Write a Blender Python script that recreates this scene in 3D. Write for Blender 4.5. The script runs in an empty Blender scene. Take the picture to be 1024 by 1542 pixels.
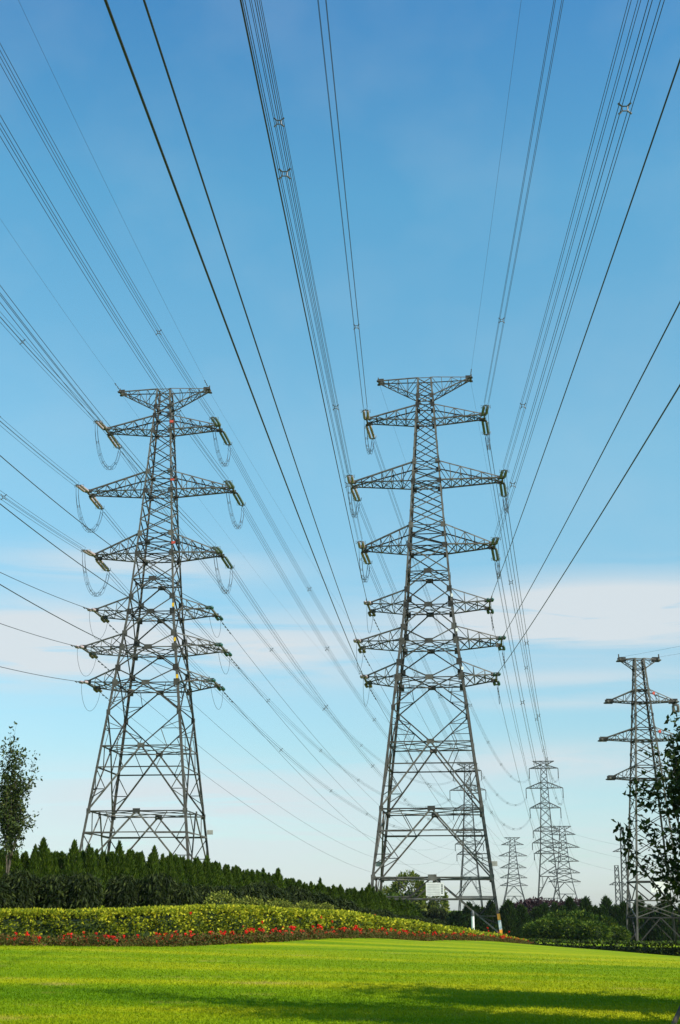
import bpy, math, random
import numpy as np
from mathutils import Vector, Matrix

# ------------------------------------------------------------------ camera, sky, sun
SC = bpy.context.scene
COL = SC.collection
R = math.radians
random.seed(7)
RNG = np.random.default_rng(11)
CAMZ = 1.7
PITCH = 16.673

cam_d = bpy.data.cameras.new('camera')
cam = bpy.data.objects.new('camera', cam_d)
COL.objects.link(cam)
cam.location = (0, 0, CAMZ)
cam.rotation_euler = (R(90 + PITCH), 0, 0)
cam_d.sensor_fit = 'VERTICAL'
cam_d.sensor_height = 36.0
cam_d.lens = 2000.0 / 1542.0 * 36.0
cam_d.clip_start = 0.1
cam_d.clip_end = 20000
SC.camera = cam

SUN_EL, SUN_AZ = 40.0, 122.0          # azimuth clockwise from +Y
SUN_DIR = Vector((math.sin(R(SUN_AZ)) * math.cos(R(SUN_EL)), math.cos(R(SUN_AZ)) * math.cos(R(SUN_EL)), math.sin(R(SUN_EL))))
sun_d = bpy.data.lights.new('sun', 'SUN')
sun_d.energy = 5.0
sun_d.angle = R(0.5)
sun_d.color = (1.0, 0.94, 0.84)
sun = bpy.data.objects.new('sun', sun_d)
COL.objects.link(sun)
sun.rotation_euler = SUN_DIR.to_track_quat('Z', 'Y').to_euler()
sun.location = (30, -10, 60)

SC.view_settings.view_transform = 'Standard'
SC.view_settings.look = 'None'
SC.view_settings.exposure = 0.5
SC.view_settings.gamma = 1.0


def build_world():
    w = bpy.data.worlds.new('World')
    SC.world = w
    w.use_nodes = True
    nt = w.node_tree
    N, L = nt.nodes, nt.links
    N.clear()
    out = N.new('ShaderNodeOutputWorld')
    bg = N.new('ShaderNodeBackground')
    L.new(bg.outputs[0], out.inputs[0])
    sky = N.new('ShaderNodeTexSky')
    sky.sky_type = 'NISHITA'
    sky.sun_disc = False
    sky.sun_elevation = R(SUN_EL)
    sky.sun_rotation = R(SUN_AZ)
    sky.air_density = 1.0
    sky.dust_density = 0.6
    sky.ozone_density = 2.0
    bg.inputs[1].default_value = 0.15

    def math_(op, a, b=None, c=None):
        n = N.new('ShaderNodeMath')
        n.operation = op
        for i, v in enumerate((a, b, c)):
            if v is None:
                continue
            if isinstance(v, (int, float)):
                n.inputs[i].default_value = v
            else:
                L.new(v, n.inputs[i])
        return n.outputs[0]
    tc = N.new('ShaderNodeTexCoord')
    sp = N.new('ShaderNodeSeparateXYZ')
    L.new(tc.outputs['Generated'], sp.inputs[0])
    el = math_('MULTIPLY', math_('ARCSINE', sp.outputs[2]), 57.2958)
    az = math_('MULTIPLY', math_('ARCTAN2', sp.outputs[0], sp.outputs[1]), 57.2958)
    # tint of this particular sky (cyan, paler low down)
    tint = N.new('ShaderNodeMix')
    tint.data_type = 'RGBA'
    tint.blend_type = 'MULTIPLY'
    tint.inputs[0].default_value = 1.0
    L.new(sky.outputs[0], tint.inputs[6])
    tr = N.new('ShaderNodeValToRGB')
    L.new(math_('DIVIDE', el, 40.0), tr.inputs[0])
    e = tr.color_ramp.elements
    while len(e) < len(TINT):
        e.new(0.5)
    for i, (p_, c_) in enumerate(TINT):
        e[i].position = p_
        e[i].color = (*c_, 1)
    L.new(tr.outputs[0], tint.inputs[7])
    # thin stratus streaks: noise stretched along the horizon
    cv = N.new('ShaderNodeCombineXYZ')
    L.new(math_('MULTIPLY', az, 0.075), cv.inputs[0])
    L.new(math_('MULTIPLY', el, 0.85), cv.inputs[1])
    no = N.new('ShaderNodeTexNoise')
    no.inputs['Scale'].default_value = 1.0
    no.inputs['Detail'].default_value = 10.0
    no.inputs['Roughness'].default_value = 0.6
    no.inputs['Distortion'].default_value = 0.9
    L.new(cv.outputs[0], no.inputs['Vector'])
    total = None
    # (azimuth, elevation, half-width az, half-width el, strength)
    for a0, e0, sa, se, k in BANKS:
        da = math_('DIVIDE', math_('SUBTRACT', az, a0), sa)
        de = math_('DIVIDE', math_('SUBTRACT', el, e0), se)
        g = math_('EXPONENT', math_('MULTIPLY', math_('ADD', math_('MULTIPLY', da, da), math_('MULTIPLY', de, de)), -1.0))
        g = math_('MULTIPLY', g, k)
        total = g if total is None else math_('ADD', total, g)
    mr = N.new('ShaderNodeMapRange')
    mr.interpolation_type = 'SMOOTHSTEP'
    L.new(no.outputs[0], mr.inputs[0])
    mr.inputs[1].default_value = 0.27
    mr.inputs[2].default_value = 0.56
    fac = math_('MULTIPLY', math_('MULTIPLY', mr.outputs[0], total), 1.0)
    # faint high veil
    cv2 = N.new('ShaderNodeCombineXYZ')
    L.new(math_('MULTIPLY', az, 0.10), cv2.inputs[0])
    L.new(math_('MULTIPLY', el, 0.14), cv2.inputs[1])
    no2 = N.new('ShaderNodeTexNoise')
    no2.inputs['Scale'].default_value = 1.3
    no2.inputs['Detail'].default_value = 5.0
    L.new(cv2.outputs[0], no2.inputs['Vector'])
    mr2 = N.new('ShaderNodeMapRange')
    L.new(no2.outputs[0], mr2.inputs[0])
    mr2.inputs[1].default_value = 0.45
    mr2.inputs[2].default_value = 0.8
    mr2.inputs[4].default_value = 0.10
    fac = math_('MINIMUM', math_('ADD', fac, mr2.outputs[0]), 0.92)
    mix = N.new('ShaderNodeMix')
    mix.data_type = 'RGBA'
    L.new(fac, mix.inputs[0])
    L.new(tint.outputs[2], mix.inputs[6])
    mix.inputs[7].default_value = CLOUD
    L.new(mix.outputs[2], bg.inputs[0])


TINT = [(0.0, (.62, .70, .84)), (.05, (.56, .67, .74)), (.16, (.60, .72, .68)), (.475, (.72, 1.04, .90)), (.75, (.52, 1.07, 1.02)), (.93, (.38, .90, 1.02))]
CLOUD = (3.35, 3.62, 3.78, 1)
BANKS = [(-12.5, 10.8, 6.0, 1.6, 1.5), (-9.0, 14.2, 6.0, 0.7, 0.7), (11.5, 12.0, 7.5, 1.35, 1.9), (-2.5, 10.8, 4.5, 1.4, 0.8),
         (9.0, 9.4, 7.0, 0.4, 0.6), (-6.0, 4.6, 10.0, 1.3, 0.8), (9.0, 5.9, 6.0, 0.8, 0.8), (0.0, 2.0, 30.0, 1.8, 0.6), (10.0, 8.4, 5.0, 0.3, 0.5)]
build_world()

# ------------------------------------------------------------------ materials


def node_mat(name, rough=0.6, metal=0.0, spec=0.5):
    m = bpy.data.materials.new(name)
    m.use_nodes = True
    nt = m.node_tree
    b = nt.nodes['Principled BSDF']
    b.inputs['Roughness'].default_value = rough
    b.inputs['Metallic'].default_value = metal
    b.inputs['Specular IOR Level'].default_value = spec
    return m, nt, b


def ramp(nt, fac, stops):
    r = nt.nodes.new('ShaderNodeValToRGB')
    nt.links.new(fac, r.inputs[0])
    e = r.color_ramp.elements
    while len(e) < len(stops):
        e.new(0.5)
    for i, (p, c) in enumerate(stops):
        e[i].position = p
        e[i].color = (*c, 1)
    return r.outputs[0]


def noise(nt, scale, detail=4, vec=None, rough=0.55, obj=True):
    n = nt.nodes.new('ShaderNodeTexNoise')
    n.inputs['Scale'].default_value = scale
    n.inputs['Detail'].default_value = detail
    n.inputs['Roughness'].default_value = rough
    if vec is None:
        tc = nt.nodes.new('ShaderNodeTexCoord')
        vec = tc.outputs['Object']
    nt.links.new(vec, n.inputs['Vector'])
    return n.outputs[0]


def noisy_mat(name, stops, scale, rough=0.6, metal=0.0, spec=0.5, bump=0.0):
    m, nt, b = node_mat(name, rough, metal, spec)
    n = noise(nt, scale)
    nt.links.new(ramp(nt, n, stops), b.inputs['Base Color'])
    if bump:
        bm = nt.nodes.new('ShaderNodeBump')
        bm.inputs['Strength'].default_value = bump
        nt.links.new(n, bm.inputs['Height'])
        nt.links.new(bm.outputs[0], b.inputs['Normal'])
    return m


def leaf_mat(name, stops, translucent=0.3, rough=0.65, spec=0.12):
    m, nt, b = node_mat(name, rough, 0, spec)
    g = nt.nodes.new('ShaderNodeNewGeometry')
    col = ramp(nt, g.outputs['Random Per Island'], stops)
    nt.links.new(col, b.inputs['Base Color'])
    tr = nt.nodes.new('ShaderNodeBsdfTranslucent')
    nt.links.new(col, tr.inputs[0])
    mx = nt.nodes.new('ShaderNodeMixShader')
    mx.inputs[0].default_value = translucent
    nt.links.new(b.outputs[0], mx.inputs[1])
    nt.links.new(tr.outputs[0], mx.inputs[2])
    out = nt.nodes['Material Output']
    nt.links.new(mx.outputs[0], out.inputs[0])
    return m


M = {}
def steel_mat(name, lo, hi):
    m, nt, b = node_mat(name, 0.68, 0.0, 0.25)
    g = nt.nodes.new('ShaderNodeNewGeometry')
    c1 = ramp(nt, g.outputs['Random Per Island'], [(0.0, lo), (0.55, tuple((a + c) / 2 for a, c in zip(lo, hi))), (1.0, hi)])
    n = noise(nt, 1.3, 5)
    c2 = ramp(nt, n, [(0.32, (0.55, 0.48, 0.40)), (0.5, (1, 1, 1)), (0.7, (1.25, 1.25, 1.25))])
    mx = nt.nodes.new('ShaderNodeMix')
    mx.data_type = 'RGBA'
    mx.blend_type = 'MULTIPLY'
    mx.inputs[0].default_value = 1
    nt.links.new(c1, mx.inputs[6])
    nt.links.new(c2, mx.inputs[7])
    nt.links.new(mx.outputs[2], b.inputs['Base Color'])
    return m


M['steel'] = steel_mat('galvanised_steel', (0.012, 0.0112, 0.0095), (0.115, 0.107, 0.092))
M['plate'] = noisy_mat('weathered_plate', [(0.3, (0.07, 0.065, 0.055)), (0.7, (0.13, 0.12, 0.10))], 1.5, 0.7, 0.1, 0.3)
M['far_steel'] = noisy_mat('distant_steel', [(0.3, (0.03, 0.03, 0.03)), (0.7, (0.07, 0.07, 0.066))], 0.4, 0.65, 0.1, 0.3)
M['wire'] = noisy_mat('aluminium_conductor', [(0.3, (0.016, 0.017, 0.022)), (0.7, (0.03, 0.03, 0.038))], 0.3, 0.55, 0.2, 0.4)
M['fitting'] = noisy_mat('line_fitting', [(0.3, (0.06, 0.06, 0.06)), (0.7, (0.12, 0.12, 0.115))], 3, 0.5, 0.3, 0.4)
M['porcelain'] = noisy_mat('cream_porcelain', [(0.3, (0.25, 0.19, 0.19)), (0.7, (0.40, 0.32, 0.32))], 2.5, 0.35)
M['brown_porcelain'] = noisy_mat('brown_porcelain', [(0.3, (0.10, 0.075, 0.05)), (0.7, (0.22, 0.17, 0.12))], 2.5, 0.35)
M['green_glass'] = noisy_mat('green_insulator_glass', [(0.3, (0.06, 0.09, 0.085)), (0.7, (0.12, 0.165, 0.155))], 2.0, 0.3)
M['teal_glass'] = noisy_mat('dark_teal_glass', [(0.3, (0.005, 0.05, 0.04)), (0.7, (0.015, 0.09, 0.07))], 2.0, 0.3)
M['board'] = noisy_mat('white_enamel', [(0.3, (0.62, 0.58, 0.55)), (0.7, (0.78, 0.75, 0.72))], 1.5, 0.45)
M['board_ink'] = noisy_mat('faded_ink', [(0.3, (0.38, 0.36, 0.36)), (0.7, (0.5, 0.48, 0.47))], 5, 0.6)
M['dark_ink'] = noisy_mat('dark_ink', [(0.3, (0.06, 0.06, 0.06)), (0.7, (0.12, 0.12, 0.12))], 5, 0.6)
M['grey_plate'] = noisy_mat('grey_enamel', [(0.3, (0.25, 0.24, 0.21)), (0.7, (0.36, 0.35, 0.31))], 2, 0.5)
M['yellow'] = noisy_mat('yellow_enamel', [(0.3, (0.75, 0.42, 0.01)), (0.7, (0.85, 0.52, 0.02))], 2, 0.5)
M['orange'] = noisy_mat('orange_paint', [(0.3, (0.75, 0.26, 0.01)), (0.7, (0.85, 0.34, 0.02))], 2, 0.5)
M['red'] = noisy_mat('red_enamel', [(0.3, (0.5, 0.05, 0.03)), (0.7, (0.62, 0.09, 0.05))], 2, 0.5)
M['white'] = noisy_mat('white_paint', [(0.3, (0.66, 0.65, 0.62)), (0.7, (0.8, 0.79, 0.76))], 2, 0.55)
M['concrete'] = noisy_mat('concrete', [(0.3, (0.42, 0.41, 0.38)), (0.7, (0.6, 0.59, 0.56))], 3, 0.85, 0, 0.2)
M['bark'] = noisy_mat('bark', [(0.3, (0.05, 0.04, 0.03)), (0.7, (0.13, 0.105, 0.08))], 6, 0.9, 0, 0.2, 0.5)
M['stake'] = noisy_mat('stake_wood', [(0.3, (0.06, 0.045, 0.03)), (0.7, (0.12, 0.09, 0.06))], 5, 0.85, 0, 0.2, 0.4)
M['leaf'] = leaf_mat('broad_leaf', [(0.0, (0.016, 0.028, 0.006)), (0.5, (0.032, 0.050, 0.010)), (0.85, (0.055, 0.078, 0.014)), (1.0, (0.11, 0.12, 0.025))], 0.25)
M['conifer'] = leaf_mat('conifer_spray', [(0.0, (0.02, 0.040, 0.003)), (0.6, (0.050, 0.088, 0.006)), (1.0, (0.10, 0.14, 0.010))], 0.25)
M['shrub'] = leaf_mat('dark_shrub_leaf', [(0.0, (0.007, 0.013, 0.002)), (0.65, (0.016, 0.026, 0.003)), (1.0, (0.055, 0.07, 0.012))], 0.2)
M['belt'] = leaf_mat('belt_conifer_spray', [(0.0, (0.010, 0.026, 0.003)), (0.6, (0.022, 0.048, 0.005)), (1.0, (0.045, 0.08, 0.010))], 0.2)
M['bush'] = leaf_mat('mid_green_leaf', [(0.0, (0.02, 0.05, 0.004)), (0.6, (0.06, 0.105, 0.008)), (1.0, (0.15, 0.19, 0.015))], 0.25)
M['purple'] = leaf_mat('purple_leaf', [(0.0, (0.022, 0.012, 0.016)), (0.6, (0.045, 0.022, 0.028)), (1.0, (0.08, 0.045, 0.04))], 0.2)
M['privet'] = leaf_mat('golden_privet_leaf', [(0.0, (0.10, 0.14, 0.010)), (0.35, (0.24, 0.27, 0.014)), (0.75, (0.42, 0.40, 0.018)), (1.0, (0.58, 0.51, 0.03))], 0.3)
M['privet_old'] = leaf_mat('green_privet_leaf', [(0.0, (0.022, 0.040, 0.004)), (0.6, (0.095, 0.125, 0.009)), (1.0, (0.26, 0.27, 0.014))], 0.25)
M['ball'] = leaf_mat('clipped_box_leaf', [(0.0, (0.06, 0.085, 0.010)), (0.6, (0.15, 0.17, 0.022)), (1.0, (0.30, 0.30, 0.045))], 0.2)
M['rose_leaf'] = leaf_mat('rose_leaf', [(0.0, (0.04, 0.04, 0.008)), (0.5, (0.075, 0.085, 0.012)), (1.0, (0.17, 0.06, 0.025))], 0.25)
M['petal'] = leaf_mat('rose_petal', [(0.0, (0.55, 0.010, 0.010)), (1.0, (0.88, 0.035, 0.022))], 0.25)
M['gold_tree'] = leaf_mat('yellow_green_leaf', [(0.0, (0.05, 0.09, 0.01)), (0.6, (0.12, 0.16, 0.02)), (1.0, (0.22, 0.22, 0.03))], 0.3)
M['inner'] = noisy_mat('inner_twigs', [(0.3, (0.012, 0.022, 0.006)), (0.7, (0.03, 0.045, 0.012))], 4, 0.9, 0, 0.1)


def lawn_mat():
    m, nt, b = node_mat('lawn_grass', 0.9, 0, 0.03)
    L = nt.links
    tc = nt.nodes.new('ShaderNodeTexCoord')

    def mp(s):
        n = nt.nodes.new('ShaderNodeMapping')
        n.inputs['Scale'].default_value = s
        L.new(tc.outputs['Object'], n.inputs[0])
        return n.outputs[0]
    n1 = noise(nt, 1.0, 5, mp((0.06, 0.33, 0.1)))          # mowing strips, patches
    n2 = noise(nt, 1.0, 3, mp((9, 4, 9)))                   # tufts
    n3 = noise(nt, 1.0, 4, mp((0.42, 1.1, 0.5)))             # dry patches
    c1 = ramp(nt, n1, [(0.33, (0.085, 0.165, 0.002)), (0.48, (0.15, 0.225, 0.003)), (0.60, (0.26, 0.285, 0.005)), (0.70, (0.30, 0.305, 0.007))])
    c2 = ramp(nt, n2, [(0.3, (0.70, 0.74, 0.6)), (0.7, (1.2, 1.15, 1.1))])
    mx = nt.nodes.new('ShaderNodeMix')
    mx.data_type = 'RGBA'
    mx.blend_type = 'MULTIPLY'
    mx.inputs[0].default_value = 1
    L.new(c1, mx.inputs[6])
    L.new(c2, mx.inputs[7])
    dry = ramp(nt, n3, [(0.62, (0, 0, 0)), (0.72, (0.6, 0.6, 0.6))])
    mx2 = nt.nodes.new('ShaderNodeMix')
    mx2.data_type = 'RGBA'
    L.new(dry, mx2.inputs[0])
    L.new(mx.outputs[2], mx2.inputs[6])
    mx2.inputs[7].default_value = (0.30, 0.24, 0.06, 1)
    L.new(mx2.outputs[2], b.inputs['Base Color'])
    bm = nt.nodes.new('ShaderNodeBump')
    bm.inputs['Strength'].default_value = 0.6
    bm.inputs['Distance'].default_value = 0.08
    L.new(n2, bm.inputs['Height'])
    L.new(bm.outputs[0], b.inputs['Normal'])
    return m


M['lawn'] = lawn_mat()


def blade_mat():
    m = leaf_mat('grass_blade', [(0.0, (0.72, 0.78, 0.6)), (0.6, (1.0, 1.02, 1.0)), (1.0, (1.3, 1.2, 1.3))], 0.3, 0.8, 0.03)
    nt = m.node_tree
    tc = nt.nodes.new('ShaderNodeTexCoord')
    mpn = nt.nodes.new('ShaderNodeMapping')
    mpn.inputs['Scale'].default_value = (0.06, 0.33, 0.1)
    nt.links.new(tc.outputs['Object'], mpn.inputs[0])
    c1 = ramp(nt, noise(nt, 1.0, 5, mpn.outputs[0]), [(0.33, (0.10, 0.185, 0.003)), (0.48, (0.17, 0.245, 0.004)), (0.60, (0.28, 0.30, 0.006)), (0.70, (0.32, 0.315, 0.010))])
    mx = nt.nodes.new('ShaderNodeMix')
    mx.data_type = 'RGBA'
    mx.blend_type = 'MULTIPLY'
    mx.inputs[0].default_value = 1
    mp3 = nt.nodes.new('ShaderNodeMapping')
    mp3.inputs['Scale'].default_value = (0.42, 1.1, 0.5)
    nt.links.new(tc.outputs['Object'], mp3.inputs[0])
    dry = ramp(nt, noise(nt, 1.0, 4, mp3.outputs[0]), [(0.62, (0, 0, 0)), (0.72, (0.7, 0.7, 0.7))])
    md = nt.nodes.new('ShaderNodeMix')
    md.data_type = 'RGBA'
    nt.links.new(dry, md.inputs[0])
    nt.links.new(c1, md.inputs[6])
    md.inputs[7].default_value = (0.36, 0.29, 0.06, 1)
    nt.links.new(md.outputs[2], mx.inputs[6])
    old = next(n for n in nt.nodes if n.type == 'VALTORGB')
    nt.links.new(old.outputs[0], mx.inputs[7])
    for n in nt.nodes:
        if n.type == 'BSDF_PRINCIPLED':
            nt.links.new(mx.outputs[2], n.inputs['Base Color'])
        if n.type == 'BSDF_TRANSLUCENT':
            nt.links.new(mx.outputs[2], n.inputs[0])
    return m


M['grass'] = blade_mat()

# ------------------------------------------------------------------ helpers


class MB:
    def __init__(self):
        self.v, self.f, self.mi, self.n = [], [], [], 0

    def add(self, verts, faces, mi=0):
        o = self.n
        self.v.extend([tuple(p) for p in verts])
        self.f.extend([tuple(i + o for i in f) for f in faces])
        self.mi.extend([mi] * len(faces))
        self.n += len(verts)

    def box(self, c, half, ax=None):
        c = Vector(c)
        X, Y, Z = ax if ax else (Vector((1, 0, 0)), Vector((0, 1, 0)), Vector((0, 0, 1)))
        vs = [c + X * (sx * half[0]) + Y * (sy * half[1]) + Z * (sz * half[2]) for sx in (-1, 1) for sy in (-1, 1) for sz in (-1, 1)]
        self.add(vs, [(0, 1, 3, 2), (4, 6, 7, 5), (0, 4, 5, 1), (2, 3, 7, 6), (0, 2, 6, 4), (1, 5, 7, 3)])

    def angle(self, p, q, w, n, t=None):
        """rolled steel angle from p to q: one flange in the face whose outward normal is n, one standing inward"""
        p, q, n = Vector(p), Vector(q), Vector(n)
        d = (q - p)
        if d.length < 1e-4:
            return
        d.normalize()
        n = n - d * n.dot(d)
        if n.length < 1e-3:
            n = d.orthogonal()
        n.normalize()
        u = d.cross(n)
        t = t or max(0.018, w * 0.14)
        prof = [(-w / 2, 0), (w / 2, 0), (w / 2, -t), (-w / 2 + t, -t), (-w / 2 + t, -w), (-w / 2, -w)]
        vs = [p + u * a + n * b for a, b in prof] + [q + u * a + n * b for a, b in prof]
        fs = [(i, (i + 1) % 6, (i + 1) % 6 + 6, i + 6) for i in range(6)] + [(5, 4, 3, 2, 1, 0), (6, 7, 8, 9, 10, 11)]
        self.add(vs, fs)

    def tube(self, pts, rad, sides=5, cap=True):
        pts = [Vector(p) for p in pts]
        n = len(pts)
        rad = rad if hasattr(rad, '__len__') else [rad] * n
        base = self.n
        a = None
        vs, fs = [], []
        for i, p in enumerate(pts):
            d = (pts[min(i + 1, n - 1)] - pts[max(i - 1, 0)]).normalized()
            if a is None:
                a = d.orthogonal().normalized()
            a = (a - d * a.dot(d)).normalized()
            b = d.cross(a)
            for k in range(sides):
                t = 2 * math.pi * k / sides
                vs.append(p + (a * math.cos(t) + b * math.sin(t)) * rad[i])
        for i in range(n - 1):
            for k in range(sides):
                k2 = (k + 1) % sides
                fs.append((i * sides + k, i * sides + k2, (i + 1) * sides + k2, (i + 1) * sides + k))
        if cap:
            fs.append(tuple(range(sides))[::-1])
            fs.append(tuple((n - 1) * sides + k for k in range(sides)))
        self.add(vs, fs)

    def build(self, name, mat, parent=None, smooth=False):
        me = bpy.data.meshes.new(name)
        me.from_pydata(self.v, [], self.f)
        if smooth:
            me.polygons.foreach_set('use_smooth', [True] * len(me.polygons))
        return link(name, me, mat, parent)


def link(name, me, mat, parent=None):
    if mat is not None:
        for m in (mat if isinstance(mat, (list, tuple)) else [mat]):
            me.materials.append(m)
    o = bpy.data.objects.new(name, me)
    COL.objects.link(o)
    if parent is not None:
        o.parent = parent
    return o


def tag(o, label, cat, group=None, kind=None):
    o['label'] = label
    o['category'] = cat
    if group:
        o['group'] = group
    if kind:
        o['kind'] = kind
    return o


def empty(name, loc=(0, 0, 0), rz=0.0):
    o = bpy.data.objects.new(name, None)
    o.empty_display_size = 0.5
    o.location = loc
    o.rotation_euler = (0, 0, rz)
    COL.objects.link(o)
    return o


def copy_tree(o, parent=None):
    c = o.copy()
    COL.objects.link(c)
    if parent is not None:
        c.parent = parent
    for ch in list(o.children):
        copy_tree(ch, c)
    return c


def unit(a):
    return a / np.maximum(np.linalg.norm(a, axis=-1, keepdims=True), 1e-9)


def leaf_mesh(name, base, direc, length, width, mi=None, droop=0.15):
    """many leaf-shaped quads: base, two shoulders, tip (a little folded and drooping)"""
    n = len(base)
    direc = unit(direc)
    r = RNG.normal(size=(n, 3))
    side = unit(np.cross(direc, r))
    up = np.cross(side, direc)
    length = np.broadcast_to(np.asarray(length, float), (n,))[:, None]
    width = np.broadcast_to(np.asarray(width, float), (n,))[:, None]
    V = np.empty((n, 4, 3))
    V[:, 0] = base
    mid = base + direc * length * 0.48 + up * length * 0.05
    V[:, 1] = mid + side * width * 0.5
    V[:, 2] = base + direc * length - up * length * droop
    V[:, 3] = mid - side * width * 0.5
    me = bpy.data.meshes.new(name)
    me.vertices.add(n * 4)
    me.vertices.foreach_set('co', V.reshape(-1))
    me.loops.add(n * 4)
    me.loops.foreach_set('vertex_index', np.arange(n * 4, dtype=np.int32))
    me.polygons.add(n)
    me.polygons.foreach_set('loop_start', np.arange(n, dtype=np.int32) * 4)
    me.polygons.foreach_set('loop_total', np.full(n, 4, dtype=np.int32))
    if mi is not None:
        me.polygons.foreach_set('material_index', np.asarray(mi, dtype=np.int32))
    me.update(calc_edges=True)
    return me


# ------------------------------------------------------------------ terrain
TP = np.array([
    (-60, 0, 0.2), (-20, 0, 0), (0, 0, 0), (20, 0, 0), (60, 0, -.2), (0, -40, 0), (0, 10, 0),
    (-8, 21.6, .05), (0, 21.6, .03), (8, 21.6, 0), (20, 25, -.1), (-20, 30, .4), (30, 50, -.6), (6, 42, .33),
    (-10.06, 37, .77), (-9.74, 40, .72), (-5.36, 44, .62), (-2.67, 50, .63), (0, 58, .59), (5.26, 80, .06), (15.74, 115, -1.18), (20.65, 85, -1.0), (20.9, 75, -.85),
    (-14.8, 60, 1.2), (-7.8, 62, 1.1), (-4.2, 66, .9), (-2, 72, .7), (1, 80, .3), (-18, 72, 2.0), (-11.5, 76, 1.9), (-8, 80, 1.6), (-4.6, 86, 1.2),
    (-1.8, 90, .8), (2, 95, .4), (8, 110, -.4), (11, 165, -1.2), (18, 158, -1.3), (4, 172, -1.1), (-24, 169, -.3), (-32, 162, 0), (33, 148, -1.75),
    (20, 175, -2), (48, 170, -2), (-40, 90, 1.6), (-40, 60, 1.0), (-60, 120, 1.0), (60, 100, -1.8), (80, 200, -2), (-80, 220, -1.5), (0, 240, -2), (60, 260, -2), (-60, 280, -2)], float)


def _tps():
    P = TP[:, :2]
    d = np.linalg.norm(P[:, None] - P[None], axis=2)
    K = np.where(d > 0, d * d * np.log(np.maximum(d, 1e-9)), 0) + np.eye(len(P)) * 1.0
    A = np.zeros((len(P) + 3, len(P) + 3))
    A[:len(P), :len(P)] = K
    A[:len(P), len(P)] = 1
    A[:len(P), len(P) + 1:] = P
    A[len(P):, :len(P)] = A[:len(P), len(P):].T
    return np.linalg.solve(A, np.concatenate([TP[:, 2], np.zeros(3)]))


TW = _tps()


def ground(x, y):
    x, y = np.asarray(x, float), np.asarray(y, float)
    sh = np.broadcast(x, y).shape
    q = np.stack([np.broadcast_to(x, sh).ravel(), np.broadcast_to(y, sh).ravel()], 1)
    d = np.linalg.norm(q[:, None] - TP[None, :, :2], axis=2)
    U = np.where(d > 0, d * d * np.log(np.maximum(d, 1e-9)), 0)
    z = U @ TW[:len(TP)] + TW[len(TP)] + q @ TW[len(TP) + 1:]
    r = np.linalg.norm(q - np.array([0, 90.]), axis=1)
    t = np.clip((r - 90) / 110, 0, 1)
    t = t * t * (3 - 2 * t)
    z = np.clip(z, -2.6, 2.6) * (1 - t) + (-2.0) * t
    z = z.reshape(sh)
    return float(z) if sh == () else z


def build_ground():
    a = np.linspace(-1, 1, 181)
    xs = 70 * a + 5000 * np.sign(a) * np.abs(a) ** 7
    b = np.linspace(0, 1, 241)
    ys = -60 + 300 * b + 6500 * b ** 9
    X, Y = np.meshgrid(xs, ys)
    Z = ground(X, Y)
    nx, ny = len(xs), len(ys)
    V = np.stack([X, Y, Z], 2).reshape(-1, 3)
    idx = np.arange(nx * ny).reshape(ny, nx)
    F = np.stack([idx[:-1, :-1], idx[:-1, 1:], idx[1:, 1:], idx[1:, :-1]], 2).reshape(-1, 4)
    me = bpy.data.meshes.new('ground')
    me.from_pydata(V.tolist(), [], F.tolist())
    me.polygons.foreach_set('use_smooth', [True] * len(me.polygons))
    o = link('ground', me, M['lawn'])
    o['kind'] = 'structure'
    o['label'] = 'gently mounded mown lawn'


build_ground()


def build_grass():
    n = 260000
    t = RNG.random(n)
    Y = 19.5 * (46 / 19.5) ** t
    X = (RNG.random(n) - 0.5) * 2 * (0.268 * Y + 0.5)
    # the lawn ends at the planted border
    lim = np.interp(X, [-16, -9.74, -5.36, -2.67, 0, 5], [36, 39.5, 43.5, 49.5, 57, 80])
    k = (Y < lim - 0.2) & (RNG.random(n) > np.clip((Y - 26) / 20, 0, 1))
    X, Y = X[k], Y[k]
    n = len(X)
    Z = ground(X, Y)
    d = np.stack([RNG.normal(0, .45, n), RNG.normal(0, .45, n), np.ones(n)], 1)
    ln = RNG.uniform(.022, .05, n)
    me = leaf_mesh('grass', np.stack([X, Y, Z - .005], 1), d, ln, ln * 0.34, None, 0.3)
    o = link('grass', me, M['grass'])
    tag(o, 'short bright green grass blades covering the foreground lawn', 'grass', None, 'stuff')


build_grass()

# ------------------------------------------------------------------ lattice towers


class Spec:
    pass


def face_frames():
    # four faces: outward normal, left-corner sign, right-corner sign
    return [((0, -1, 0), (-1, -1), (1, -1)), ((1, 0, 0), (1, -1), (1, 1)), ((0, 1, 0), (1, 1), (-1, 1)), ((-1, 0, 0), (-1, 1), (-1, -1))]


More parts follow.
